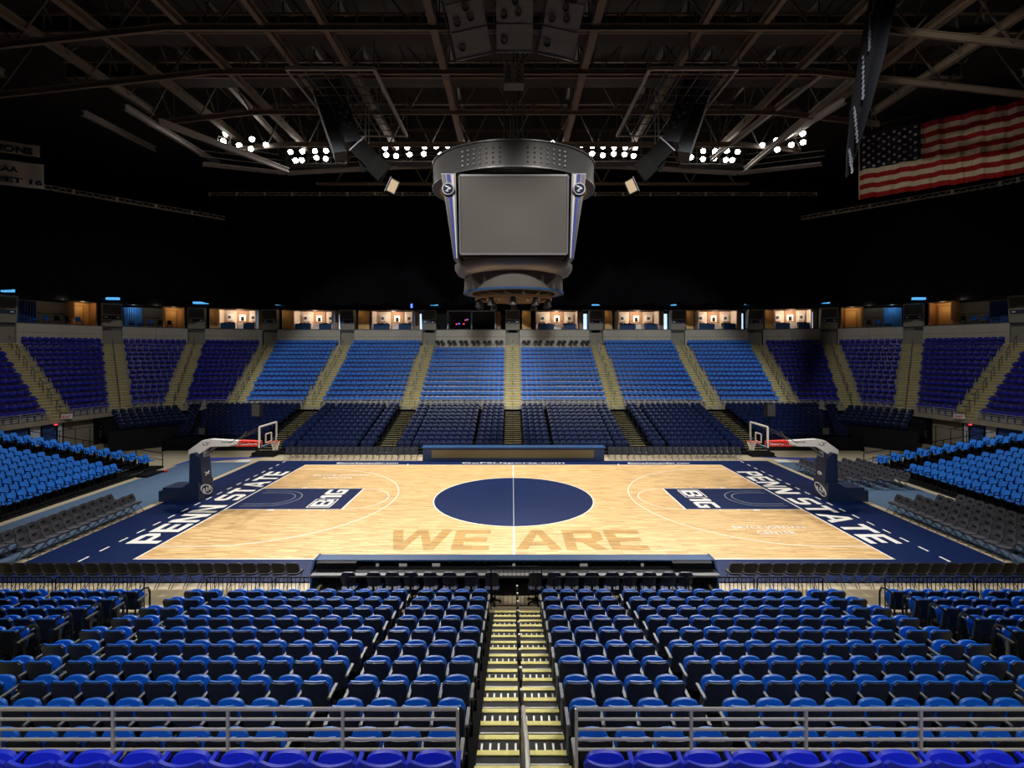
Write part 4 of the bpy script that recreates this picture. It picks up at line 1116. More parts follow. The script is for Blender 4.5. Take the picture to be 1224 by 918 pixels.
# azure end-stand seats, open
az_back = shared(lambda b: b.panel(.44, .46, .86, -.16, .04, 6, 2, .06, .05, .03, .42, -.26), 'backrest', 'seat_azure')
az_pan = shared(lambda b: b.panel(.43, -.22, .22, 0, .05, 6, 2, .08, .04, -.02, mtx=Matrix.Translation((0, 0, .45)) @ Matrix.Rotation(-PI/2+.08, 4, 'X')), 'seat_pan', 'seat_azure')
az_sup = shared(lambda b: b.box((0, -.1, .22), (.06, .12, .44)).box((0, -.1, .43), (.4, .08, .04)).box((0, -.23, .6), (.3, .03, .3)), 'seat_support', 'black', False)
az_arm = shared(lambda b: b.bar((.25, -.2, .66), (.25, .12, .66), .045, .03).bar((.25, .12, .66), (.25, .12, .3), .03), 'armrest', 'black', False)

def xcols():
    A = [1.0+SP*k for k in range(4)]; B = [3.32+SP*k for k in range(10)]; C_ = [8.68, 9.2]
    Dd = [10.95+SP*k for k in range(5)]; E = [13.75+SP*k for k in range(6)]
    return [A, B, C_, Dd, E]
near = []
for i in range(10):
    y = near_y(i)
    for s in (-1, 1):
        cnt = 0
        for bi, blk in enumerate(xcols()):
            for k, x in enumerate(blk):
                cnt += 1
                if (x-.3)*F/(y+.15) > 618: continue
                end = (k == 0 if s > 0 else k == len(blk)-1)
                near.append((math.hypot(x, y), i, s, cnt, x*s, y, end))
near.sort(key=lambda a: a[0])
rest = near[300:]
for (_, i, s, cnt, x, y, end) in near[:300]:
    z = TZ0+RS*i
    lab = 'blue flip-up seat, %s row from court, %s to the %s of centre stairs' % (ORD[i+1], ORD[cnt], 'left' if s < 0 else 'right')
    t = thing('flip_up_seat', lab, 'seat', (x, y, z), 0, 'blue flip-up seats of the near stand')
    link('backrest', ts_back, t); link('back_shell', ts_shell, t); link('seat_pan', ts_pan, t); link('armrest', ts_arm, t); link('seat_support', ts_post, t)
    if end: link('armrest', ts_arm_l, t)
bb, bs, ba, bp = MB(), MB(), MB(), MB()
def addme(mb, me, mtx): mb.add([v.co for v in me.vertices], [tuple(p.vertices) for p in me.polygons], mtx)
tr = thing('flip_up_seating', 'remaining small blue flip-up seats of the near stand, front rows at the outer ends', 'seats'); tr['kind'] = 'stuff'
for (_, i, s, cnt, x, y, end) in rest:
    m = Matrix.Translation((x, y, TZ0+RS*i)); addme(bb, ts_back, m); addme(bb, ts_pan, m); addme(bs, ts_shell, m); addme(bs, ts_post, m); addme(ba, ts_arm, m)
stuff(bb.obj('backrest', 'seat_blue', tr, True)); stuff(bs.obj('back_shell', 'shell', tr, True)); stuff(ba.obj('armrest', 'arm_grey', tr))

# stand structure (near)
def stand(name, label, rows, y_of, zz, x0, x1, sgn, front_extra=.42):
    t = thing(name, label, 'stand')
    for i in range(rows):
        y = y_of(i); z = zz(i)
        MB().b2((x0, y-.42*sgn, z-.06), (x1, y+.42*sgn, z)).obj('deck', 'deck_dark', t)
        MB().b2((x0, y+.42*sgn-.02*sgn, z-RS), (x1, y+.40*sgn-.0, z-.02)).obj('riser', 'deck_dark', t)
    return t
ns = stand('telescopic_stand', 'black telescopic seating stand between the camera and the court', 10, near_y, lambda i: TZ0+RS*i, -16.8, 16.8, 1)
b = MB()
for k in range(25): b.b2((-16.8+k*1.4-.03, 6.2, 0), (-16.8+k*1.4+.03, 6.3, 1.9))
for i in range(9):
    b.b2((-16.8, near_y(i)-.46, .0), (16.8, near_y(i)-.44, .1))
b.obj('understructure', 'black', ns)
# thin metal brackets between decks (visible in the gaps)
b = MB()
for s in (-1, 1):
    for X in (2.96, 8.28, 13.35):
        for i in range(10):
            y = near_y(i); z = TZ0+RS*i
            for o_ in (-.13, 0, .13): b.box((s*X+o_*1.0, y-.05, z+.01), (.03, .5, .02))
            b.box((s*X, y+.25, z+.12), (.3, .03, .03)); b.box((s*X, y+.1, z+.22), (.22, .03, .03))
stuff(b.obj('bracket', 'steel_dim', ns))
# stairs: treads and nosings, each its own
def stairs(label, xc, hw, rows, y_of, z_of, sgn, grp=None, split=True, cat='stairs'):
    t = thing('aisle_stairs', label, cat, (0, 0, 0), 0, grp)
    halves = ((xc-hw, xc-.03), (xc+.03, xc+hw)) if split else ((xc-hw, xc+hw),)
    for (a, c) in halves:
        w_ = c-a; mid = (a+c)/2
        tm = MB().box((0, 0, 0), (w_, .40, .03)).mesh('tread', 'tread'); nm = MB().box((0, 0, 0), (w_-.02, .085, .016)).mesh('nosing', 'yellow')
        lm = MB().box((0, 0, 0), (w_-.02, .03, .01)).mesh('grip_strip', 'alu')
        gm = MB()
        for k in range(5): gm.box((-w_/2+w_*(k+.5)/5, 0, 0), (.03, .13, .012))
        gm = gm.mesh('slot_bars', 'steel')
        for i in range(rows):
            y = y_of(i); z = z_of(i)
            for h in (0, 1):
                yy = y+sgn*(.42+.42*h)-sgn*.20; zz = z+.012-h*RS/2
                if i == 0 and h == 1: continue
                link('tread', tm, t, (mid, yy, zz)); 
                link('nosing', nm, t, (mid, yy+sgn*.165, zz+.022))
                if h == 1: link('grip_strip', lm, t, (mid, yy-sgn*.04, zz+.02))
                if h == 0: link('slot_bars', gm, t, (mid, yy-sgn*.02, zz+.02))
    return t
cs = stairs('central stairs of the near stand with yellow step edges and middle rail', 0.07, .68, 10, near_y, lambda i: TZ0+RS*i, 1)
# two steeper concrete-side steps up to the walkway
for k, (y, z) in enumerate(((6.55, 2.12), (6.25, 2.32), (5.95, 2.55))):
    for q in (-1, 1):
        MB().box((.07+q*.355, y, z), (.65, .32, .03)).obj('tread', 'tread', cs); MB().box((.07+q*.355, y+.13, z+.02), (.63, .085, .016)).obj('nosing', 'yellow', cs)
b = MB()
for i in range(9):
    y = near_y(i)+.3; z = TZ0+RS*i; b.tube([(.07, y, z), (.07, y, z+.82)], .022)
    b.tube([(.07, y+.05, z+.80), (.07, y-.45, z+.92)], .024)
b.obj('centre_rail', 'black_gloss', cs)
b = MB()
for i in range(10): b.box((.07, near_y(i)+.3, TZ0+RS*i+.84), (.05, .05, .03))
b.obj('rail_cap', 'steel', cs)
b = MB(); p0 = Vector((.08, 7.0, 2.75)); p1 = Vector((.09, 5.6, 3.35)); b.tube([p0+Vector((0, .05, -.9)), p0, p1, p1+Vector((0, -1.5, .0))], .03, 8); tag(b.obj('steel_handrail', 'steel', cs, True), 'brushed steel handrail at the top of the stairs', None)
for s in (-1, 1):
    side = 'left' if s < 0 else 'right'
    t = stairs('%s side aisle stairs of the near stand with yellow edges' % side, s*10.08, .55, 10, near_y, lambda i: TZ0+RS*i, 1, None, False)
    # black loop rails along the aisle
    hm_ = MB(); hm_.tube([(0, -.3, 0), (0, -.3, .75), (0, -.2, .88), (0, .0, .9), (0, .18, .85), (0, .25, .7), (0, .25, .1)], .028)
    hm_ = hm_.mesh('loop_rail', 'black_gloss', True)
    for i in range(8): link('loop_rail', hm_, t, (s*10.68, near_y(i), TZ0+RS*i+.0))

# ---------- near fixed row and walkway, rail
struct(MB().b2((-14, 3.2, 2.3), (-.75, 5.98, 2.77)).obj('floor_walkway_left', 'concrete'))
struct(MB().b2((.9, 3.2, 2.3), (14, 5.98, 2.77)).obj('floor_walkway_right', 'concrete'))
struct(MB().b2((-.75, 3.2, 2.3), (.9, 5.75, 2.77)).obj('floor_walkway_centre', 'concrete'))
struct(MB().b2((-14, 5.9, 0), (-.75, 5.98, 2.3)).obj('wall_walkway_left', 'black'))
struct(MB().b2((.9, 5.9, 0), (14, 5.98, 2.3)).obj('wall_walkway_right', 'black'))
fx_back = shared(lambda b: b.panel(.50, .36, .955, -.05, .035, 12, 3, .05, .05, .04, .44, -.13, dip=.045), 'backrest', 'seat_royal')
fx_pan = shared(lambda b: b.panel(.45, .40, .845, .06, .05, 12, 3, .10, .06, -.03, .42, .10, dip=-.03), 'seat_pan', 'seat_royal')
fx_arm = shared(lambda b: b.box((.262, -.03, .84), (.045, .26, .05), Matrix.Rotation(.12, 3, 'X')).box((.262, -.02, .58), (.04, .1, .5)), 'armrest', 'seat_royal', False)
fx_sup = shared(lambda b: b.box((0, -.02, .2), (.08, .12, .4)).box((0, -.02, .42), (.54, .05, .04)), 'seat_support', 'dark_grey', False)
for s in (-1, 1):
    for k in range(10):
        x = s*(.90+.511*k)
        t = thing('fixed_seat', 'royal blue seat at the bottom edge, %s to the %s of the stairs' % (ORD[k+1], 'left' if s < 0 else 'right'), 'seat', (x, 5.05, 2.77), 0, 'royal blue seats along the bottom edge')
        link('backrest', fx_back, t); link('seat_pan', fx_pan, t); link('armrest', fx_arm, t); link('seat_support', fx_sup, t)
for s in (-1, 1):
    x0 = -.74 if s < 0 else .70
    t = thing('steel_railing', 'brushed steel five-bar railing %s of the central stairs' % ('left' if s < 0 else 'right'), 'railing', (x0, 5.9, 2.77))
    zz = [.765-.1225*k for k in range(5)]
    for k, z in enumerate(zz): MB().tube([(0, 0, z), (s*8.35, 0, z)], .017 if k else .022, 8).obj('rail_bar', 'steel', t, True)
    pm = MB().box((0, .0, .385), (.035, .035, .77)).mesh('post', 'steel')
    for k in range(7): link('post', pm, t, (s*1.39*k, .0, 0))

# ---------- near-side front fence of stand
def fence(x0, x1, y, label, h=.98, z=0.0):
    t = thing('baluster_fence', label, 'fence', ((x0+x1)/2, y, z)); L = x1-x0
    b = MB(); b.tube([(-L/2, 0, 0), (-L/2, 0, h-.05), (-L/2+.05, 0, h), (L/2-.05, 0, h), (L/2, 0, h-.05), (L/2, 0, 0)], .02); b.obj('frame', 'black', t)
    MB().b2((-L/2, -.012, .1), (L/2, .012, .13)).obj('bottom_rail', 'black', t)
    b = MB(); n = int(L/.125)
    for k in range(1, n): b.box((-L/2+L*k/n, 0, h/2+.05), (.014, .014, h-.1))
    stuff(b.obj('baluster', 'black', t))
k = 0
segs = [(-16.6, -14.1), (-14.0, -11.3), (-9.4, -7.4), (-7.3, -5.3), (-5.1, -3.2), (-3.1, -1.1), (-.72, .82), (1.2, 3.2), (3.3, 5.2), (5.3, 7.3), (7.4, 9.4), (11.3, 14.0), (14.1, 16.6)]
for j, (a, c) in enumerate(segs):
    fence(a, c, 14.85, 'black baluster fence panel in front of near stand, %s from the left' % ORD[j+1] if j != 6 else 'black gate panel at the foot of the central stairs', .98 if j != 6 else 1.3)

# ---------- scorer's table (near)
tb = thing('scorer_table', 'long navy scorer table between near sideline and stand, rear side visible', 'table', (0, 0, 0))
MB().b2((-6.6, 16.15, .9), (6.65, 16.6, .95)).obj('top_panel', 'navy_lite', tb)
b = MB()
for x in (-6.6, -2.2, 2.2, 6.6): b.box((x, 16.15, .92), (.02, .03, .06))
b.obj('panel_joint', 'dark_grey', tb)
MB().b2((-6.6, 16.5, .03), (6.65, 16.6, .9)).obj('led_front', 'led_brown', tb)
MB().b2((-6.6, 16.4, .05), (6.65, 16.5, .9)).obj('back_panel', 'black', tb)
MB().b2((-6.5, 15.6, .68), (6.55, 16.4, .73)).obj('desk', 'black', tb); MB().b2((-6.5, 15.5, .66), (6.55, 15.68, .735)).obj('desk_edge', 'mid_grey', tb)
for s in (-1, 1):
    MB().prism([(15.75, .03), (16.62, .03), (16.62, .97), (16.1, .97), (15.9, .72)], 0, s*6.62-.03, s*6.62+.03).obj('end_panel', 'navy_lite', tb)
    MB().b2((s*6.5, 15.95, .74), (s*5.2, 16.38, .93)).obj('equipment_case', 'black', tb)
b = MB()
for x in (-4.4, -2.2, 0, 2.2, 4.4): b.b2((x-.03, 15.7, 0), (x+.03, 16.3, .68))
b.obj('leg', 'black', tb)
b = MB(); random.seed(5)
for k in range(40):
    x = -5+k*.25; b.box((x+random.random()*.1, 16.3, .76+random.random()*.1), (.04+.1*random.random(), .03, .03))
stuff(b.obj('cable_connectors', 'steel_dim', tb))
for j, x in enumerate((-5.6, -4.55, -2.6, -.02, 2.3, 4.25, -3.7)):
    o = MB().box((x, 16.22, .775), (.26 if j % 2 == 0 else .1, .12, .09)).obj('power_outlet', 'white', None)
    tag(o, 'small white power box on the scorer table desk, %s' % ['leftmost', 'second from left', 'fourth from left', 'at the middle', 'second right of middle', 'rightmost', 'third from left'][j], 'outlet', 'white boxes on the scorer table')
# ---------- far LED table
ft = thing('led_table', 'navy courtside display board table at the far sideline', 'table', (0, 0, 0))
MB().b2((-6.5, 34.95, 0), (6.55, 35.6, .95)).obj('cabinet', 'navy_pad', ft)
MB().b2((-5.85, 34.91, .22), (5.8, 34.95, .78)).obj('display', 'led_brown', ft)
MB().b2((-6.55, 34.85, .93), (6.6, 35.7, 1.0)).obj('top_panel', 'navy_lite', ft)

# ---------- folding chairs
fc_back = {}
def fback(b): b.panel(.455, .50, .87, -.2, .045, 8, 2, .11, .08, .035, .43, -.29)
for k, m in (('a', 'vinyl'), ('b', 'vinyl_dark')):
    fc_back[k] = (shared(fback, 'backrest', m), shared(lambda b: b.panel(.43, -.22, .2, 0, .05, 8, 2, .08, .1, 0, .36, mtx=Matrix.Translation((0, 0, .45)) @ Matrix.Rotation(-PI/2, 4, 'X')), 'seat', m))
fc_slot = shared(lambda b: b.panel(.18, .70, .76, -.224, .03, 4, 1, .02, .02, .01, y1=-.236), 'hand_slot', 'black')
def fleg(sx):
    return shared(lambda b: b.tube([(sx*.215, -.29, .84), (sx*.215, -.17, .5), (sx*.21, .25, .0)], .012, 5), 'front_leg', 'mid_grey')
def rleg(sx):
    return shared(lambda b: b.tube([(sx*.19, .12, .45), (sx*.19, -.26, .0)], .012, 5), 'rear_leg', 'mid_grey')
fl_ = [fleg(-1), fleg(1)]; rl_ = [rleg(-1), rleg(1)]
def fchair(x, y, z, rz, label, group, kind='a'):
    t = thing('folding_chair', label, 'chair', (x, y, z), rz, group)
    link('backrest', fc_back[kind][0], t); link('seat', fc_back[kind][1], t)
    for m in fl_+rl_: link('leg', m, t)
    if kind == 'a': link('hand_slot', fc_slot, t)
# end rows (facing the court)
for k in range(12):
    fchair(-18.45, 23.75-.48*k, .03, -PI/2, 'grey folding chair, left front courtside row, %s from its far end' % ORD[k+1], 'grey folding chairs left of the court')
    fchair(-19.5, 23.75-.48*k, .012, -PI/2, 'grey folding chair, left back courtside row, %s from its far end' % ORD[k+1], 'grey folding chairs left of the court')
for r in range(4):
    nn = (12, 12, 10, 9)[r]
    for k in range(nn):
        fchair(18.5+1.0*r, 23.65-.48*k, .03 if r == 0 else .012, PI/2, 'grey folding chair, near right block, %s row from court, %s from far end' % (ORD[r+1], ORD[k+1]), 'grey folding chairs in the near right block')
for r in range(5):
    for k in range(9):
        fchair(18.7+.92*r, 31.9-.49*k, .025 if r == 0 else .012, PI/2, 'dark folding chair, far right block behind hoop, %s row out, %s from back' % (ORD[r+1], ORD[k+1]), 'folding chairs in the far right block')
for s in (-1, 1):
    for k in range(22):
        fchair(s*(7.35+.475*k), 16.36, .015, 0, 'black padded folding chair, near courtside row, %s to the %s of scorer table' % (ORD[k+1], 'left' if s < 0 else 'right'), 'black chairs along the near sideline', 'b')
    for k in range(21):
        fchair(s*(7.2+.46*k), 35.45, .0, PI, 'black folding chair by far sideline, %s %s of the display table' % (ORD[k+1], 'left' if s < 0 else 'right'), 'black chairs along the far sideline', 'b')
# office chairs at the scorer table
oc_b = shared(lambda b: b.panel(.44, .60, 1.06, -.18, .07, 8, 2, .12, .1, .05, .40, -.24), 'backrest', 'vinyl_navy')
oc_s = shared(lambda b: b.panel(.46, -.22, .22, 0, .07, 8, 2, .08, .08, 0, mtx=Matrix.Translation((0, 0, .48)) @ Matrix.Rotation(-PI/2, 4, 'X')), 'seat', 'seat_navy')
oc_p = shared(lambda b: b.tube([(0, 0, .45), (0, 0, .1)], .03).bar((0, -.18, .48), (0, -.2, .75), .05), 'gas_stem', 'black')
def star(b):
    for k in range(5):
        a = 2*PI*k/5; b.bar((0, 0, .1), (.27*math.cos(a), .27*math.sin(a), .06), .04); b.box((.27*math.cos(a), .27*math.sin(a), .03), (.05, .05, .06))
oc_f = shared(star, 'wheeled_base', 'black', False)
for j, px in enumerate((418, 448, 470, 492, 515, 538, 564, 588, 640, 662, 683, 707, 731, 752, 775, 798, 818)):
    x = (px-612)*15.2/F+CAMX
    t = thing('office_chair', 'dark office chair behind the scorer table, %s from the left' % ORD[j+1], 'chair', (x, 15.25, 0), 0, 'office chairs behind the scorer table')
    link('backrest', oc_b, t); link('seat', oc_s, t); link('gas_stem', oc_p, t); link('wheeled_base', oc_f, t)

# ---------- far telescopic stand (navy seats)
far_y = lambda i: 37.45+ROW*i
fst = thing('telescopic_stand', 'dark telescopic stand with navy seats below the far bowl', 'stand')
navy = []
nav_me = None
def navy_seat(b, m):
    b.panel(.46, .40, .86, -.04, .05, 5, 1, .10, 0, .03, .40, -.16, mtx=m)
    b.panel(.44, .36, .72, .06, .09, 5, 1, .10, .03, -.02, .38, .14, mtx=m)
    b.add(*boxvf((.255, 0, .55), (.04, .3, .04)), m)
for i in range(11):
    xl = 18.35; y = far_y(i); z = TZ0+RS*i
    MB().b2((-19.9, y-.42, z-.06), (19.9, y+.42, z)).obj('deck', 'deck_dark', fst)
    MB().b2((-19.9, y-.42, z-RS), (19.9, y-.40, z)).obj('riser', 'deck_dark', fst)
    for s in (-1, 1):
        cols = [1.05+SP*k for k in range(4)]+[3.36+SP*k for k in range(9)]+[8.1, 8.62]+[10.95, 11.46]+[12.2+SP*k for k in range(9)]+[17.0, 17.5]
        for k, x in enumerate(cols): navy.append((s, i, k, x*s, y, z, PI))
    if i >= 2:
        for s in (-1, 1):
            xe = 27.3+(i-3)*.42
            MB().b2((s*19.9, y-.42, z-.06), (s*(xe+.5), y+.42, z)).obj('deck', 'deck_dark', fst)
            MB().b2((s*19.9, y-.42, z-RS), (s*(xe+.5), y-.40, z)).obj('riser', 'deck_dark', fst)
            n = int((xe-1.3-20.3)/SP)
            xs = [20.3+SP*k for k in range(n+1)]+[xe-.6, xe-.1]
            for k, x in enumerate(xs): navy.append((s, i, 28+k, x*s, y, z, PI+s*(-.0)))
# curved corner block
ring = [Vector(p) for p in ((31.0, 44.6), (33.2, 41.7), (33.9, 38.6))]
for s in (-1, 1):
    c0, c1 = Vector((30.3, 44.2)), Vector((33.9, 40.4)); d = (c1-c0).normalized(); nin = Vector((-abs(d.y), -abs(d.x)))
    nin = Vector((d.y, -d.x)); nin = nin if nin.x < 0 else -nin
    L = (c1-c0).length
    ang = math.atan2(nin.y, nin.x*s)-PI/2
    t = thing('corner_stand', 'small angled stand of navy seats over a black wall in the far %s corner' % ('left' if s < 0 else 'right'), 'stand')
    for r in range(5):
        q0 = c0+nin*(.84*r); z = TZ0+RS*(10-r)
        b = MB()
        def Q(u, n_, zz): p = q0+d*u+nin*n_; return (p.x*s, p.y, zz)
        b.add([Q(-.2, -.42, z-.5), Q(L+.2, -.42, z-.5), Q(L+.2, .42, z-.5), Q(-.2, .42, z-.5), Q(-.2, -.42, z), Q(L+.2, -.42, z), Q(L+.2, .42, z), Q(-.2, .42, z)],
              [(0, 3, 2, 1), (4, 5, 6, 7), (0, 1, 5, 4), (1, 2, 6, 5), (2, 3, 7, 6), (3, 0, 4, 7)]); b.obj('deck', 'deck_dark', t)
        for k in range(9):
            p = q0+d*(.3+k*.53); navy.append((s, 10-r, 60+k, p.x*s, p.y, z, ang))
    q0 = c0+nin*(.84*4+.45)
    b = MB(); b.add([Q(-.2, 0, 0), Q(L+.2, 0, 0), Q(L+.2, .06, 0), Q(-.2, .06, 0), Q(-.2, 0, 1.65), Q(L+.2, 0, 1.65), Q(L+.2, .06, 1.65), Q(-.2, .06, 1.65)],
                    [(0, 3, 2, 1), (4, 5, 6, 7), (0, 1, 5, 4), (1, 2, 6, 5), (2, 3, 7, 6), (3, 0, 4, 7)]); b.obj('front_panel', 'black', t)
    # black front wall under the side block
    MB().b2((s*19.9, far_y(2)-.55, 0), (s*27.5, far_y(2)-.48, .95)).obj('front_panel', 'black', fst)
    MB().b2((s*27.5, far_y(2)-.9, 0), (s*27.6, far_y(2)+1.2, 1.0)).obj('front_panel', 'black', fst)
navy.sort(key=lambda a: math.hypot(a[3], a[4]))
b = MB(); navy_seat(b, Matrix()); nav_me = b.mesh('navy_seat', 'seat_navy', True)
for (s, i, k, x, y, z, a) in navy[:300]:
    o = link('navy_seat', nav_me, None, (x, y, z), a)
    side = 'left' if s < 0 else 'right'
    lab = ('navy seat, far stand, %s row up, %s seat %s of the centre steps' % (ORD[i+1], ORD[k+1], side)) if k < 28 else \
          ('navy seat, far %s side block, %s row up, %s outward' % (side, ORD[i+1], ORD[k-27])) if k < 60 else \
          ('navy seat, angled far %s corner stand, %s row from top, %s outward' % (side, ORD[11-i], ORD[k-59]))
    tag(o, lab, 'seat', 'navy seats of the far stand nearest the court')
b = MB()
for (s, i, k, x, y, z, a) in navy[300:]: navy_seat(b, Matrix.Translation((x, y, z)) @ Matrix.Rotation(a, 4, 'Z'))
tag(stuff(b.obj('navy_seating', 'seat_navy', None, True)), 'upper rows of navy seats of the far telescopic stand', 'seats')
# far stairs in lower stand
for j, (xc, hw) in enumerate(((0, .72), (-9.8, .62), (9.8, .62), (-18.8, .8), (18.8, .8))):
    t = thing('aisle_stairs', ['centre stairs of the far navy stand', 'left inner stairs of the far navy stand', 'right inner stairs of the far navy stand', 'left outer stairs of the far navy stand', 'right outer stairs of the far navy stand'][j], 'stairs', (0, 0, 0), 0, 'stairs of the far stand')
    tr_, n_ = MB(), MB()
    for i in range(11):
        y = far_y(i)-.42; z = TZ0+RS*i
        for h in (0, 1):
            if i == 0 and h: continue
            yy = y-.42*h; zz = z-RS/2*h
            tr_.b2((xc-hw, yy, zz), (xc+hw, yy+.38, zz+.03)); n_.b2((xc-hw+.02, yy-.01, zz+.02), (xc+hw-.02, yy+.07, zz+.04))
    stuff(tr_.obj('tread', 'tread', t)); stuff(n_.obj('nosing', 'concrete_step', t))
    b = MB()
    for i in range(0, 11, 2):
        y = far_y(i); z = TZ0+RS*i
        for q in ((0,) if hw < .75 and j == 0 else (-hw, hw)):
            b.bar((xc+q, y-.3, z), (xc+q, y-.3, z+.85), .035); b.bar((xc+q, y-.3, z+.85), (xc+q, y+.4, z+.95), .035)
    b.obj('loop_rail', 'black', t)
# black front rails of the far stand
for s in (-1, 1):
    rail_line('front_rail', 'black rail along the front of the far stand, %s half' % ('left' if s < 0 else 'right'), (s*1.0, 36.75), (s*18.0, 36.75), .0, .55, 3, 1.6, 'black', r=.03, post=.03)
    rail_line('front_rail', 'black rail above the %s black wall of the far stand' % ('left' if s < 0 else 'right'), (s*20, far_y(2)-.5), (s*27.4, far_y(2)-.5), .95, .5, 2, 1.2, 'black', r=.02)
    t = thing('entry_steps', 'short black entry steps at the foot of the %s outer far stairs' % ('left' if s < 0 else 'right'), 'steps', (s*18.7, 36.5, 0))
    for k in range(3): MB().b2((-.9, -.3+.26*k, 0), (.9, -.04+.26*k, .06+.09*k)).obj('step', 'deck_dark', t)
    # black box fan/monitor on the front wall
    c = W(612+s*375 if s > 0 else 241, 515, far_y(2)-1.0)
    t = thing('wall_monitor', 'small grey monitor box on stand at the far %s corner of the court' % ('left' if s < 0 else 'right'), 'monitor', (c[0], c[1], 0))
    MB().b2((-.32, 0, c[2]-.35), (.32, .15, c[2]+.3)).obj('case', 'black', t); MB().b2((-.24, -.02, c[2]-.27), (.24, .0, c[2]+.22)).obj('screen', 'mid_grey', t)
    MB().tube([(0, .08, 0), (0, .08, c[2]-.35)], .03).obj('pole', 'black', t)

# ================================================================== END STANDS (azure seats)
for s in (-1, 1):
    side = 'left' if s < 0 else 'right'
    t = thing('end_stand', 'black low stand carrying bright azure seats %s of the court' % side, 'stand')
    for k in range(12):
        X = 24.2+.88*k; z = .14+.145*k
        MB().b2((s*(X-.44), 14, z-.05), (s*(X+.44), 32.9, z)).obj('deck', 'deck_dark', t)
        MB().b2((s*(X-.44), 14, z-.16), (s*(X-.42), 32.9, z)).obj('riser', 'black', t)
        MB().b2((s*(X-.44), 32.9, 0), (s*(X+.44), 32.94, z)).obj('end_panel', 'black', t)
        # seats
        c = 0
        ys = [32.35, 31.85]
        for q, y in enumerate(ys):
            if X*F/y > 640: continue
            r_ = thing('azure_seat', 'azure seat beyond the %s stand aisle, %s row up, %s' % (side, ORD[k+1], ['farther of the pair', 'nearer of the pair'][q]), 'seat', (s*X, y, z), s*PI/2, 'azure seats of the %s end stand' % side)
            link('backrest', az_back, r_); link('seat_pan', az_pan, r_); link('seat_support', az_sup, r_); link('armrest', az_arm, r_)
        for j in range(30):
            y = 29.7-.505*j
            if (X-.4)*F/y > 625: break
            r_ = thing('azure_seat', 'azure seat in the %s end stand, %s row up, %s from the aisle' % (side, ORD[k+1], ORD[j+1]), 'seat', (s*X, y, z), s*PI/2, 'azure seats of the %s end stand' % side)
            link('backrest', az_back, r_); link('seat_pan', az_pan, r_); link('seat_support', az_sup, r_); link('armrest', az_arm, r_)
        # step edges in the aisle and aisle loop
        MB().b2((s*(X-.44), 30.1, z), (s*(X-.38), 31.3, z+.012)).obj('step_edge', 'alu', t)
        if k < 10:
            MB().tube([(s*(X-.2), 31.35, z), (s*(X-.2), 31.35, z+.75), (s*(X-.05), 31.35, z+.85), (s*(X+.15), 31.35, z+.8), (s*(X+.2), 31.35, z)], .025).obj('loop_rail', 'black', t, True)
    # front rails
    pm = MB().tube([(0, -.35, 0), (0, -.35, .72), (0, -.25, .8), (0, .25, .8), (0, .35, .72), (0, .35, 0)], .022).mesh('guard_rail', 'black')
    for j in range(16): link('guard_rail', pm, t, (s*23.72, 15.5+j*.95, .0))
    MB().b2((s*23.6, 14, 0), (s*23.76, 32.9, .1)).obj('front_sill', 'black', t)
    b = MB()
    for y in (33.05,):
        for k in range(6): b.bar((s*(23.8+1.8*k), y, 0), (s*(23.8+1.8*k), y, .95+.3*k), .04)
        b.bar((s*23.8, y, .95), (s*32.8, y, 2.45), .04); b.bar((s*23.8, y, .5), (s*32.8, y, 2.0), .03)
    b.obj('end_rail', 'black', t)
    struct(MB().b2((s*23.1, 14, 0), (s*23.45, 33.2, .012)).obj('trim_%d' % (60+s), 'hall_floor'))
    st = thing('portable_steps', 'small black steps at the far corner of the %s end stand' % side, 'steps', (s*23.1, 31, 0))
    MB().b2((-.35 if s > 0 else -.35, -.7, 0), (.35, .7, .12)).obj('step', 'deck_dark', st)
    o = MB().tube([(0, 0, 0), (0, 0, .12)], .12, 8).obj('floor_marker', 'red'); o.location = (s*22.6, 31.7, 0)
    tag(o, 'small red marker on the floor by the %s end stand' % side, 'marker')

    # ---- under-tier wall at the ends: openings, curtains, exit sign
    P = Vector(AB[5]); Q = Vector(AB[6]); R = Vector(AB[7])
    def wpt(t_, n_=0):
        A, B__ = (P, Q) if t_ < 1 else (Q, R)
        f = t_ if t_ < 1 else t_-1; p = A.lerp(B__, f); d = (B__-A).normalized(); nn = Vector((d.y, -d.x)); nn = nn if nn.x < 0 else -nn
        p = p+nn*n_; return p
    def wallseg(t0, t1, n_, z0, z1, nm, m, parent=None, th=.05):
        b = MB(); a = wpt(t0, n_); c = wpt(t1, n_); a2 = wpt(t0, n_-th); c2 = wpt(t1, n_-th)
        v = [(p.x*s, p.y, z) for z in (z0, z1) for p in (a, c, c2, a2)]
        b.add(v, [(0, 3, 2, 1), (4, 5, 6, 7), (0, 1, 5, 4), (1, 2, 6, 5), (2, 3, 7, 6), (3, 0, 4, 7)]); return b.obj(nm, m, parent)
    en = thing('arena_entrance', 'concourse entrance with curtains under the %s corner of the bowl' % side, 'entrance')
    wallseg(.38, .86, -.6, 0, 2.35, 'beige_wall', 'beige_wall', en)
    wallseg(.10, .37, -.7, 0, 2.35, 'dark_opening', 'black', en)
    def drape(t0, t1, m, n_=-.4, z1=2.3):
        vs = []; n = 14
        for j in range(n+1):
            p = wpt(t0+(t1-t0)*j/n, n_+.05*math.sin(j*1.9)); vs += [(p.x*s, p.y, .02), (p.x*s, p.y, z1)]
        MB().add(vs, [(2*j, 2*j+2, 2*j+3, 2*j+1) for j in range(n)]).obj('drape', m, en, True)
    drape(-.0, .07, 'cloth_white'); drape(.07, .13, 'cloth_blue'); drape(.92, .99, 'cloth_white'); drape(1.0, 1.14, 'cloth_blue'); drape(1.15, 1.25, 'cloth_white'); drape(1.26, 1.6, 'cloth_blue')
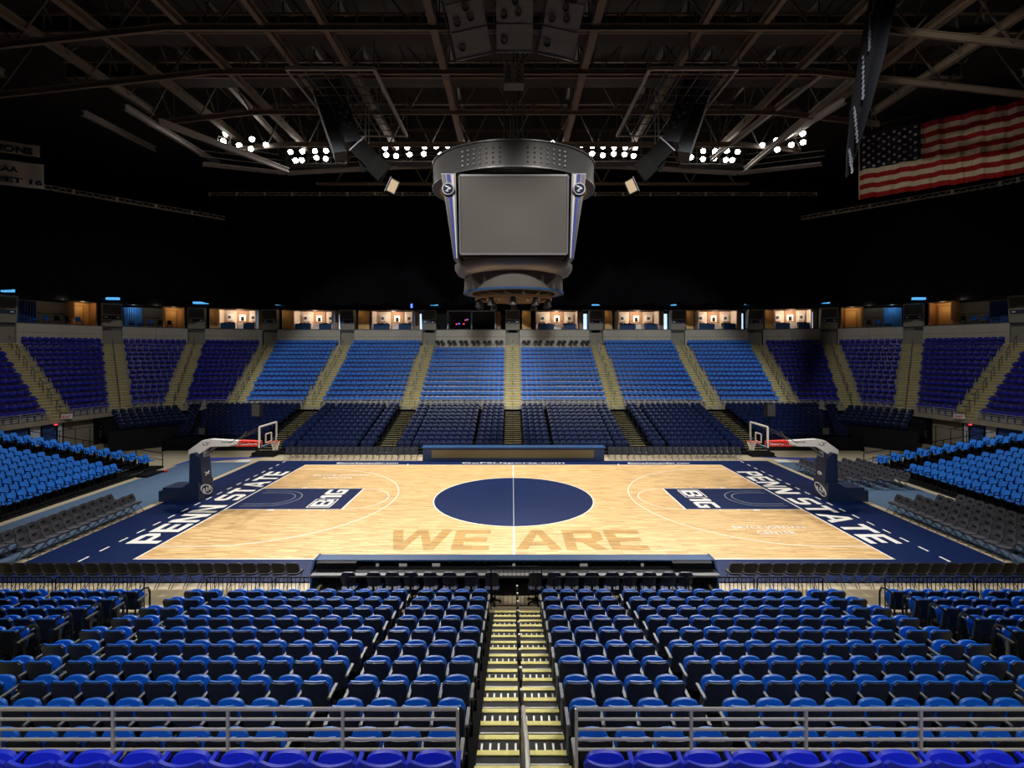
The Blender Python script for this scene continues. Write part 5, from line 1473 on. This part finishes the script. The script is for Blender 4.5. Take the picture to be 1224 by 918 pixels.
    o = wallseg(.18, .26, -.62, .6, 1.2, 'electrical_box', 'mid_grey', en)
    o = wallseg(.2, .24, -.63, 1.4, 1.55, 'red_sign', 'red', en)
    a, c = wpt(.93, .35), wpt(1.0, .35)
    ex = thing('exit_sign', 'white sign with red EXIT lettering on the %s bowl edge' % side, 'sign', ((a.x+c.x)/2*s, (a.y+c.y)/2, Z0+.12))
    MB().b2((-.33, -.05, -.17), (.33, .05, .17)).obj('sign_box', 'white', ex)
    text('EXIT', 'red', ex, 'exit_letters', .5, .2, MT((0, -.052, 0), (1, 0, 0), (0, 0, 1)), offset=.03)
    ex.rotation_euler = (0, 0, -s*.5)
    o = MB().box((0, 0, 0), (.16, .12, .07)).obj('alarm_light', 'red_led'); p = wpt(1.06, .1); o.location = (p.x*s, p.y, Z0-.42)
    tag(o, 'tiny red light under the bowl edge at the %s' % side, 'light')
    p = wpt(.5, 1.2); q = wpt(1.3, 1.2)
    rail_line('black_rail', 'black handrail in front of the %s entrance' % side, (p.x*s, p.y), (q.x*s, q.y), 0, 1.9, 2, 1.2, 'black')

# ================================================================== BASKETBALL HOOPS
for s in (-1, 1):
    side = 'left' if s < 0 else 'right'
    h = thing('basketball_hoop', 'portable basketball hoop with navy padded base at the %s end' % side, 'hoop', (s*16.9, YC, .03))
    ox = lambda X: s*X-s*16.9      # world |X| -> local
    z_ = -.03
    b = MB(); poly = [(ox(16.4), .0), (ox(18.5), .0), (ox(18.5), .55), (ox(17.25), .75), (ox(17.0), .93), (ox(16.42), .95)]
    b.prism(poly, 1, -.62, .62); base = b.obj('base', 'navy_pad', h)
    b = MB(); b.prism([(ox(16.36), .9), (ox(17.05), .7), (ox(17.02), 2.45), (ox(16.8), 2.5), (ox(16.46), 2.2)], 1, -.42, .42); b.obj('column_pad', 'navy_pad', h)
    MB().b2((ox(17.2), -.6, .52), (ox(18.3), .6, .72)).obj('weight_cover', 'navy_pad', h)
    # arm
    b = MB(); pts_ = [(17.25, 2.35), (16.75, 2.35), (16.1, 2.78), (13.55, 2.83), (13.55, 3.02), (16.1, 3.17), (16.55, 3.1), (17.25, 2.6)]
    b.prism([(ox(x), z) for x, z in pts_], 1, -.16, .16); arm = b.obj('boom_arm', 'white_pad', h)
    b = MB(); b.prism([(ox(x), z) for x, z in ((14.75, 2.79), (13.5, 2.8), (13.5, 3.05), (14.55, 3.10))], 1, -.18, .18); bn = b.obj('red_sleeve', 'red', arm)
    text('StateFarm', 'white', bn, 'sleeve_words', .95, .14, MT((ox(14.08), -.185, 2.93), (1, 0, 0), (0, 0, 1)), offset=.01)
    b = MB(); b.bar((ox(14.6), -.187, 2.87), (ox(14.5), -.187, 3.0), .02) if 0 else b.box((ox(14.62), -.187, 2.9), (.08, .01, .08)); b.obj('sleeve_mark', 'white', bn)
    text('SPALDING', 'black', arm, 'arm_words', .6, .07, MT((ox(15.2), -.165, 3.03), (1, 0, 0), (0, 0, 1)), offset=.01)
    b = MB()
    for (u, w_, zz, an) in ((-.12, .16, .0, 1.2), (.0, .22, -.06, .1), (.08, .2, .03, 1.0), (.17, .14, .05, -.2)): b.box((ox(16.35)+u, -.165, 2.92+zz), (w_, .01, .022), Matrix.Rotation(an, 3, 'Y'))
    b.obj('arm_mark', 'black', arm)
    b = MB(); b.bar((ox(16.4), -.1, 2.3), (ox(15.9), -.1, 2.75), .08); b.bar((ox(16.4), .1, 2.3), (ox(15.9), .1, 2.75), .08)
    b.bar((ox(15.0), -.3, 3.0), (ox(13.3), -.75, 3.85), .03); b.bar((ox(15.0), .3, 3.0), (ox(13.3), .75, 3.85), .03); b.bar((ox(14.6), -.1, 3.1), (ox(14.2), -.1, 3.6), .03); b.obj('brace', 'mid_grey', h)
    # backboard
    bdx = ox(13.1)
    gl = MB().b2((bdx-.015, -.9, 2.87), (bdx+.015, .9, 3.94)).obj('backboard_glass', 'glass', h)
    b = MB()
    for (y0, z0, y1, z1) in ((-.9, 2.87, .9, 2.87), (-.9, 3.94, .9, 3.94), (-.9, 2.87, -.9, 3.94), (.9, 2.87, .9, 3.94)): b.bar((bdx, y0, z0), (bdx, y1, z1), .075)
    b.obj('backboard_frame', 'white_pad', h)
    b = MB()
    for (y0, z0, y1, z1) in ((-.3, 3.02, .3, 3.02), (-.3, 3.47, .3, 3.47), (-.3, 3.02, -.3, 3.47), (.3, 3.02, .3, 3.47)): b.bar((bdx-s*.02, y0, z0), (bdx-s*.02, y1, z1), .055)
    b.obj('target_square', 'white', h)
    b = MB(); b.b2((bdx-.06, -.93, 2.80), (bdx+.06, .93, 2.90)); b.b2((bdx-.06, -.93, 2.80), (bdx+.06, -.87, 3.12)); b.b2((bdx-.06, .87, 2.80), (bdx+.06, .93, 3.12)); b.obj('edge_padding', 'navy_lite', h)
    # rim and net
    rx = ox(RIMX); R_ = .23
    b = MB(); b.lathe([(R_-.012, 3.01), (R_+.012, 3.01), (R_+.012, 3.035), (R_-.012, 3.035)], 24, c=(rx, 0, 0), closed=True)
    b.b2((bdx-s*.02, -.09, 2.96), (rx+s*R_, .09, 3.03)); rm = b.obj('rim', 'orange', h)
    b = MB(); NN = 12
    for k in range(NN):
        for lv in range(4):
            r0 = [.225, .19, .15, .125, .12][lv]; r1 = [.225, .19, .15, .125, .12][lv+1]; za = 3.01-.11*lv; zb = za-.11
            for dq in (-1, 1):
                a = 2*PI*(k+.5*(lv % 2))/NN; c = a+dq*PI/NN
                b.bar((rx+r0*math.cos(a), r0*math.sin(a), za), (rx+r1*math.cos(c), r1*math.sin(c), zb), .011)
    stuff(b.obj('net', 'net', rm))
    # shot clock on top
    b = MB(); b.b2((ox(13.62)-.1, -.28, 4.35), (ox(13.62)+.1, .28, 5.1)); ck = b.obj('shot_clock', 'black', h)
    b = MB()
    MB().b2((ox(13.62)-.2, -.3, 4.42), (ox(13.62)+.2, -.285, 5.05)).obj('clock_face', 'dark_grey', ck)
    MB().bar((ox(13.62), 0, 4.35), (ox(13.4), 0, 3.2), .05).obj('clock_post', 'black', ck)
    # AAA badge on the near side pad and on the court-side pad
    N = 28
    el = [(.46*math.cos(2*PI*k/N), .48+.24*math.sin(2*PI*k/N)-s*-.16*math.cos(2*PI*k/N)) for k in range(N)]
    xf = ox(16.385)
    b = MB()
    for k in range(N):
        p, q = el[k], el[(k+1) % N]; b.bar((xf, p[0], p[1]), (xf, q[0], q[1]), .045)
    b.obj('badge_ring', 'white', base)
    text('AAA', 'white', base, 'badge_letters', .72, .30, MT((xf, 0, .46), (0, -s, 0), (0, 0, 1)), offset=.03, ext=.01)
    b = MB()
    for (u, w_, zz, an) in ((-.1, .2, .04, -.5), (.06, .24, .03, .35), (.1, .16, -.04, -.3), (-.08, .16, -.06, .4)): b.box((ox(16.35), -s*u, 1.35+zz), (.02, w_, .055), Matrix.Rotation(an, 3, 'X'))
    b.obj('column_mark', 'white', h)
# floor pads at the far court corners
for s in (-1, 1):
    o = MB().b2((s*19.7, 34.45, .012), (s*18.75, 35.15, .05)).obj('floor_pad', 'white'); tag(o, 'small white and yellow pad on floor at the far %s apron corner' % ('left' if s < 0 else 'right'), 'pad')
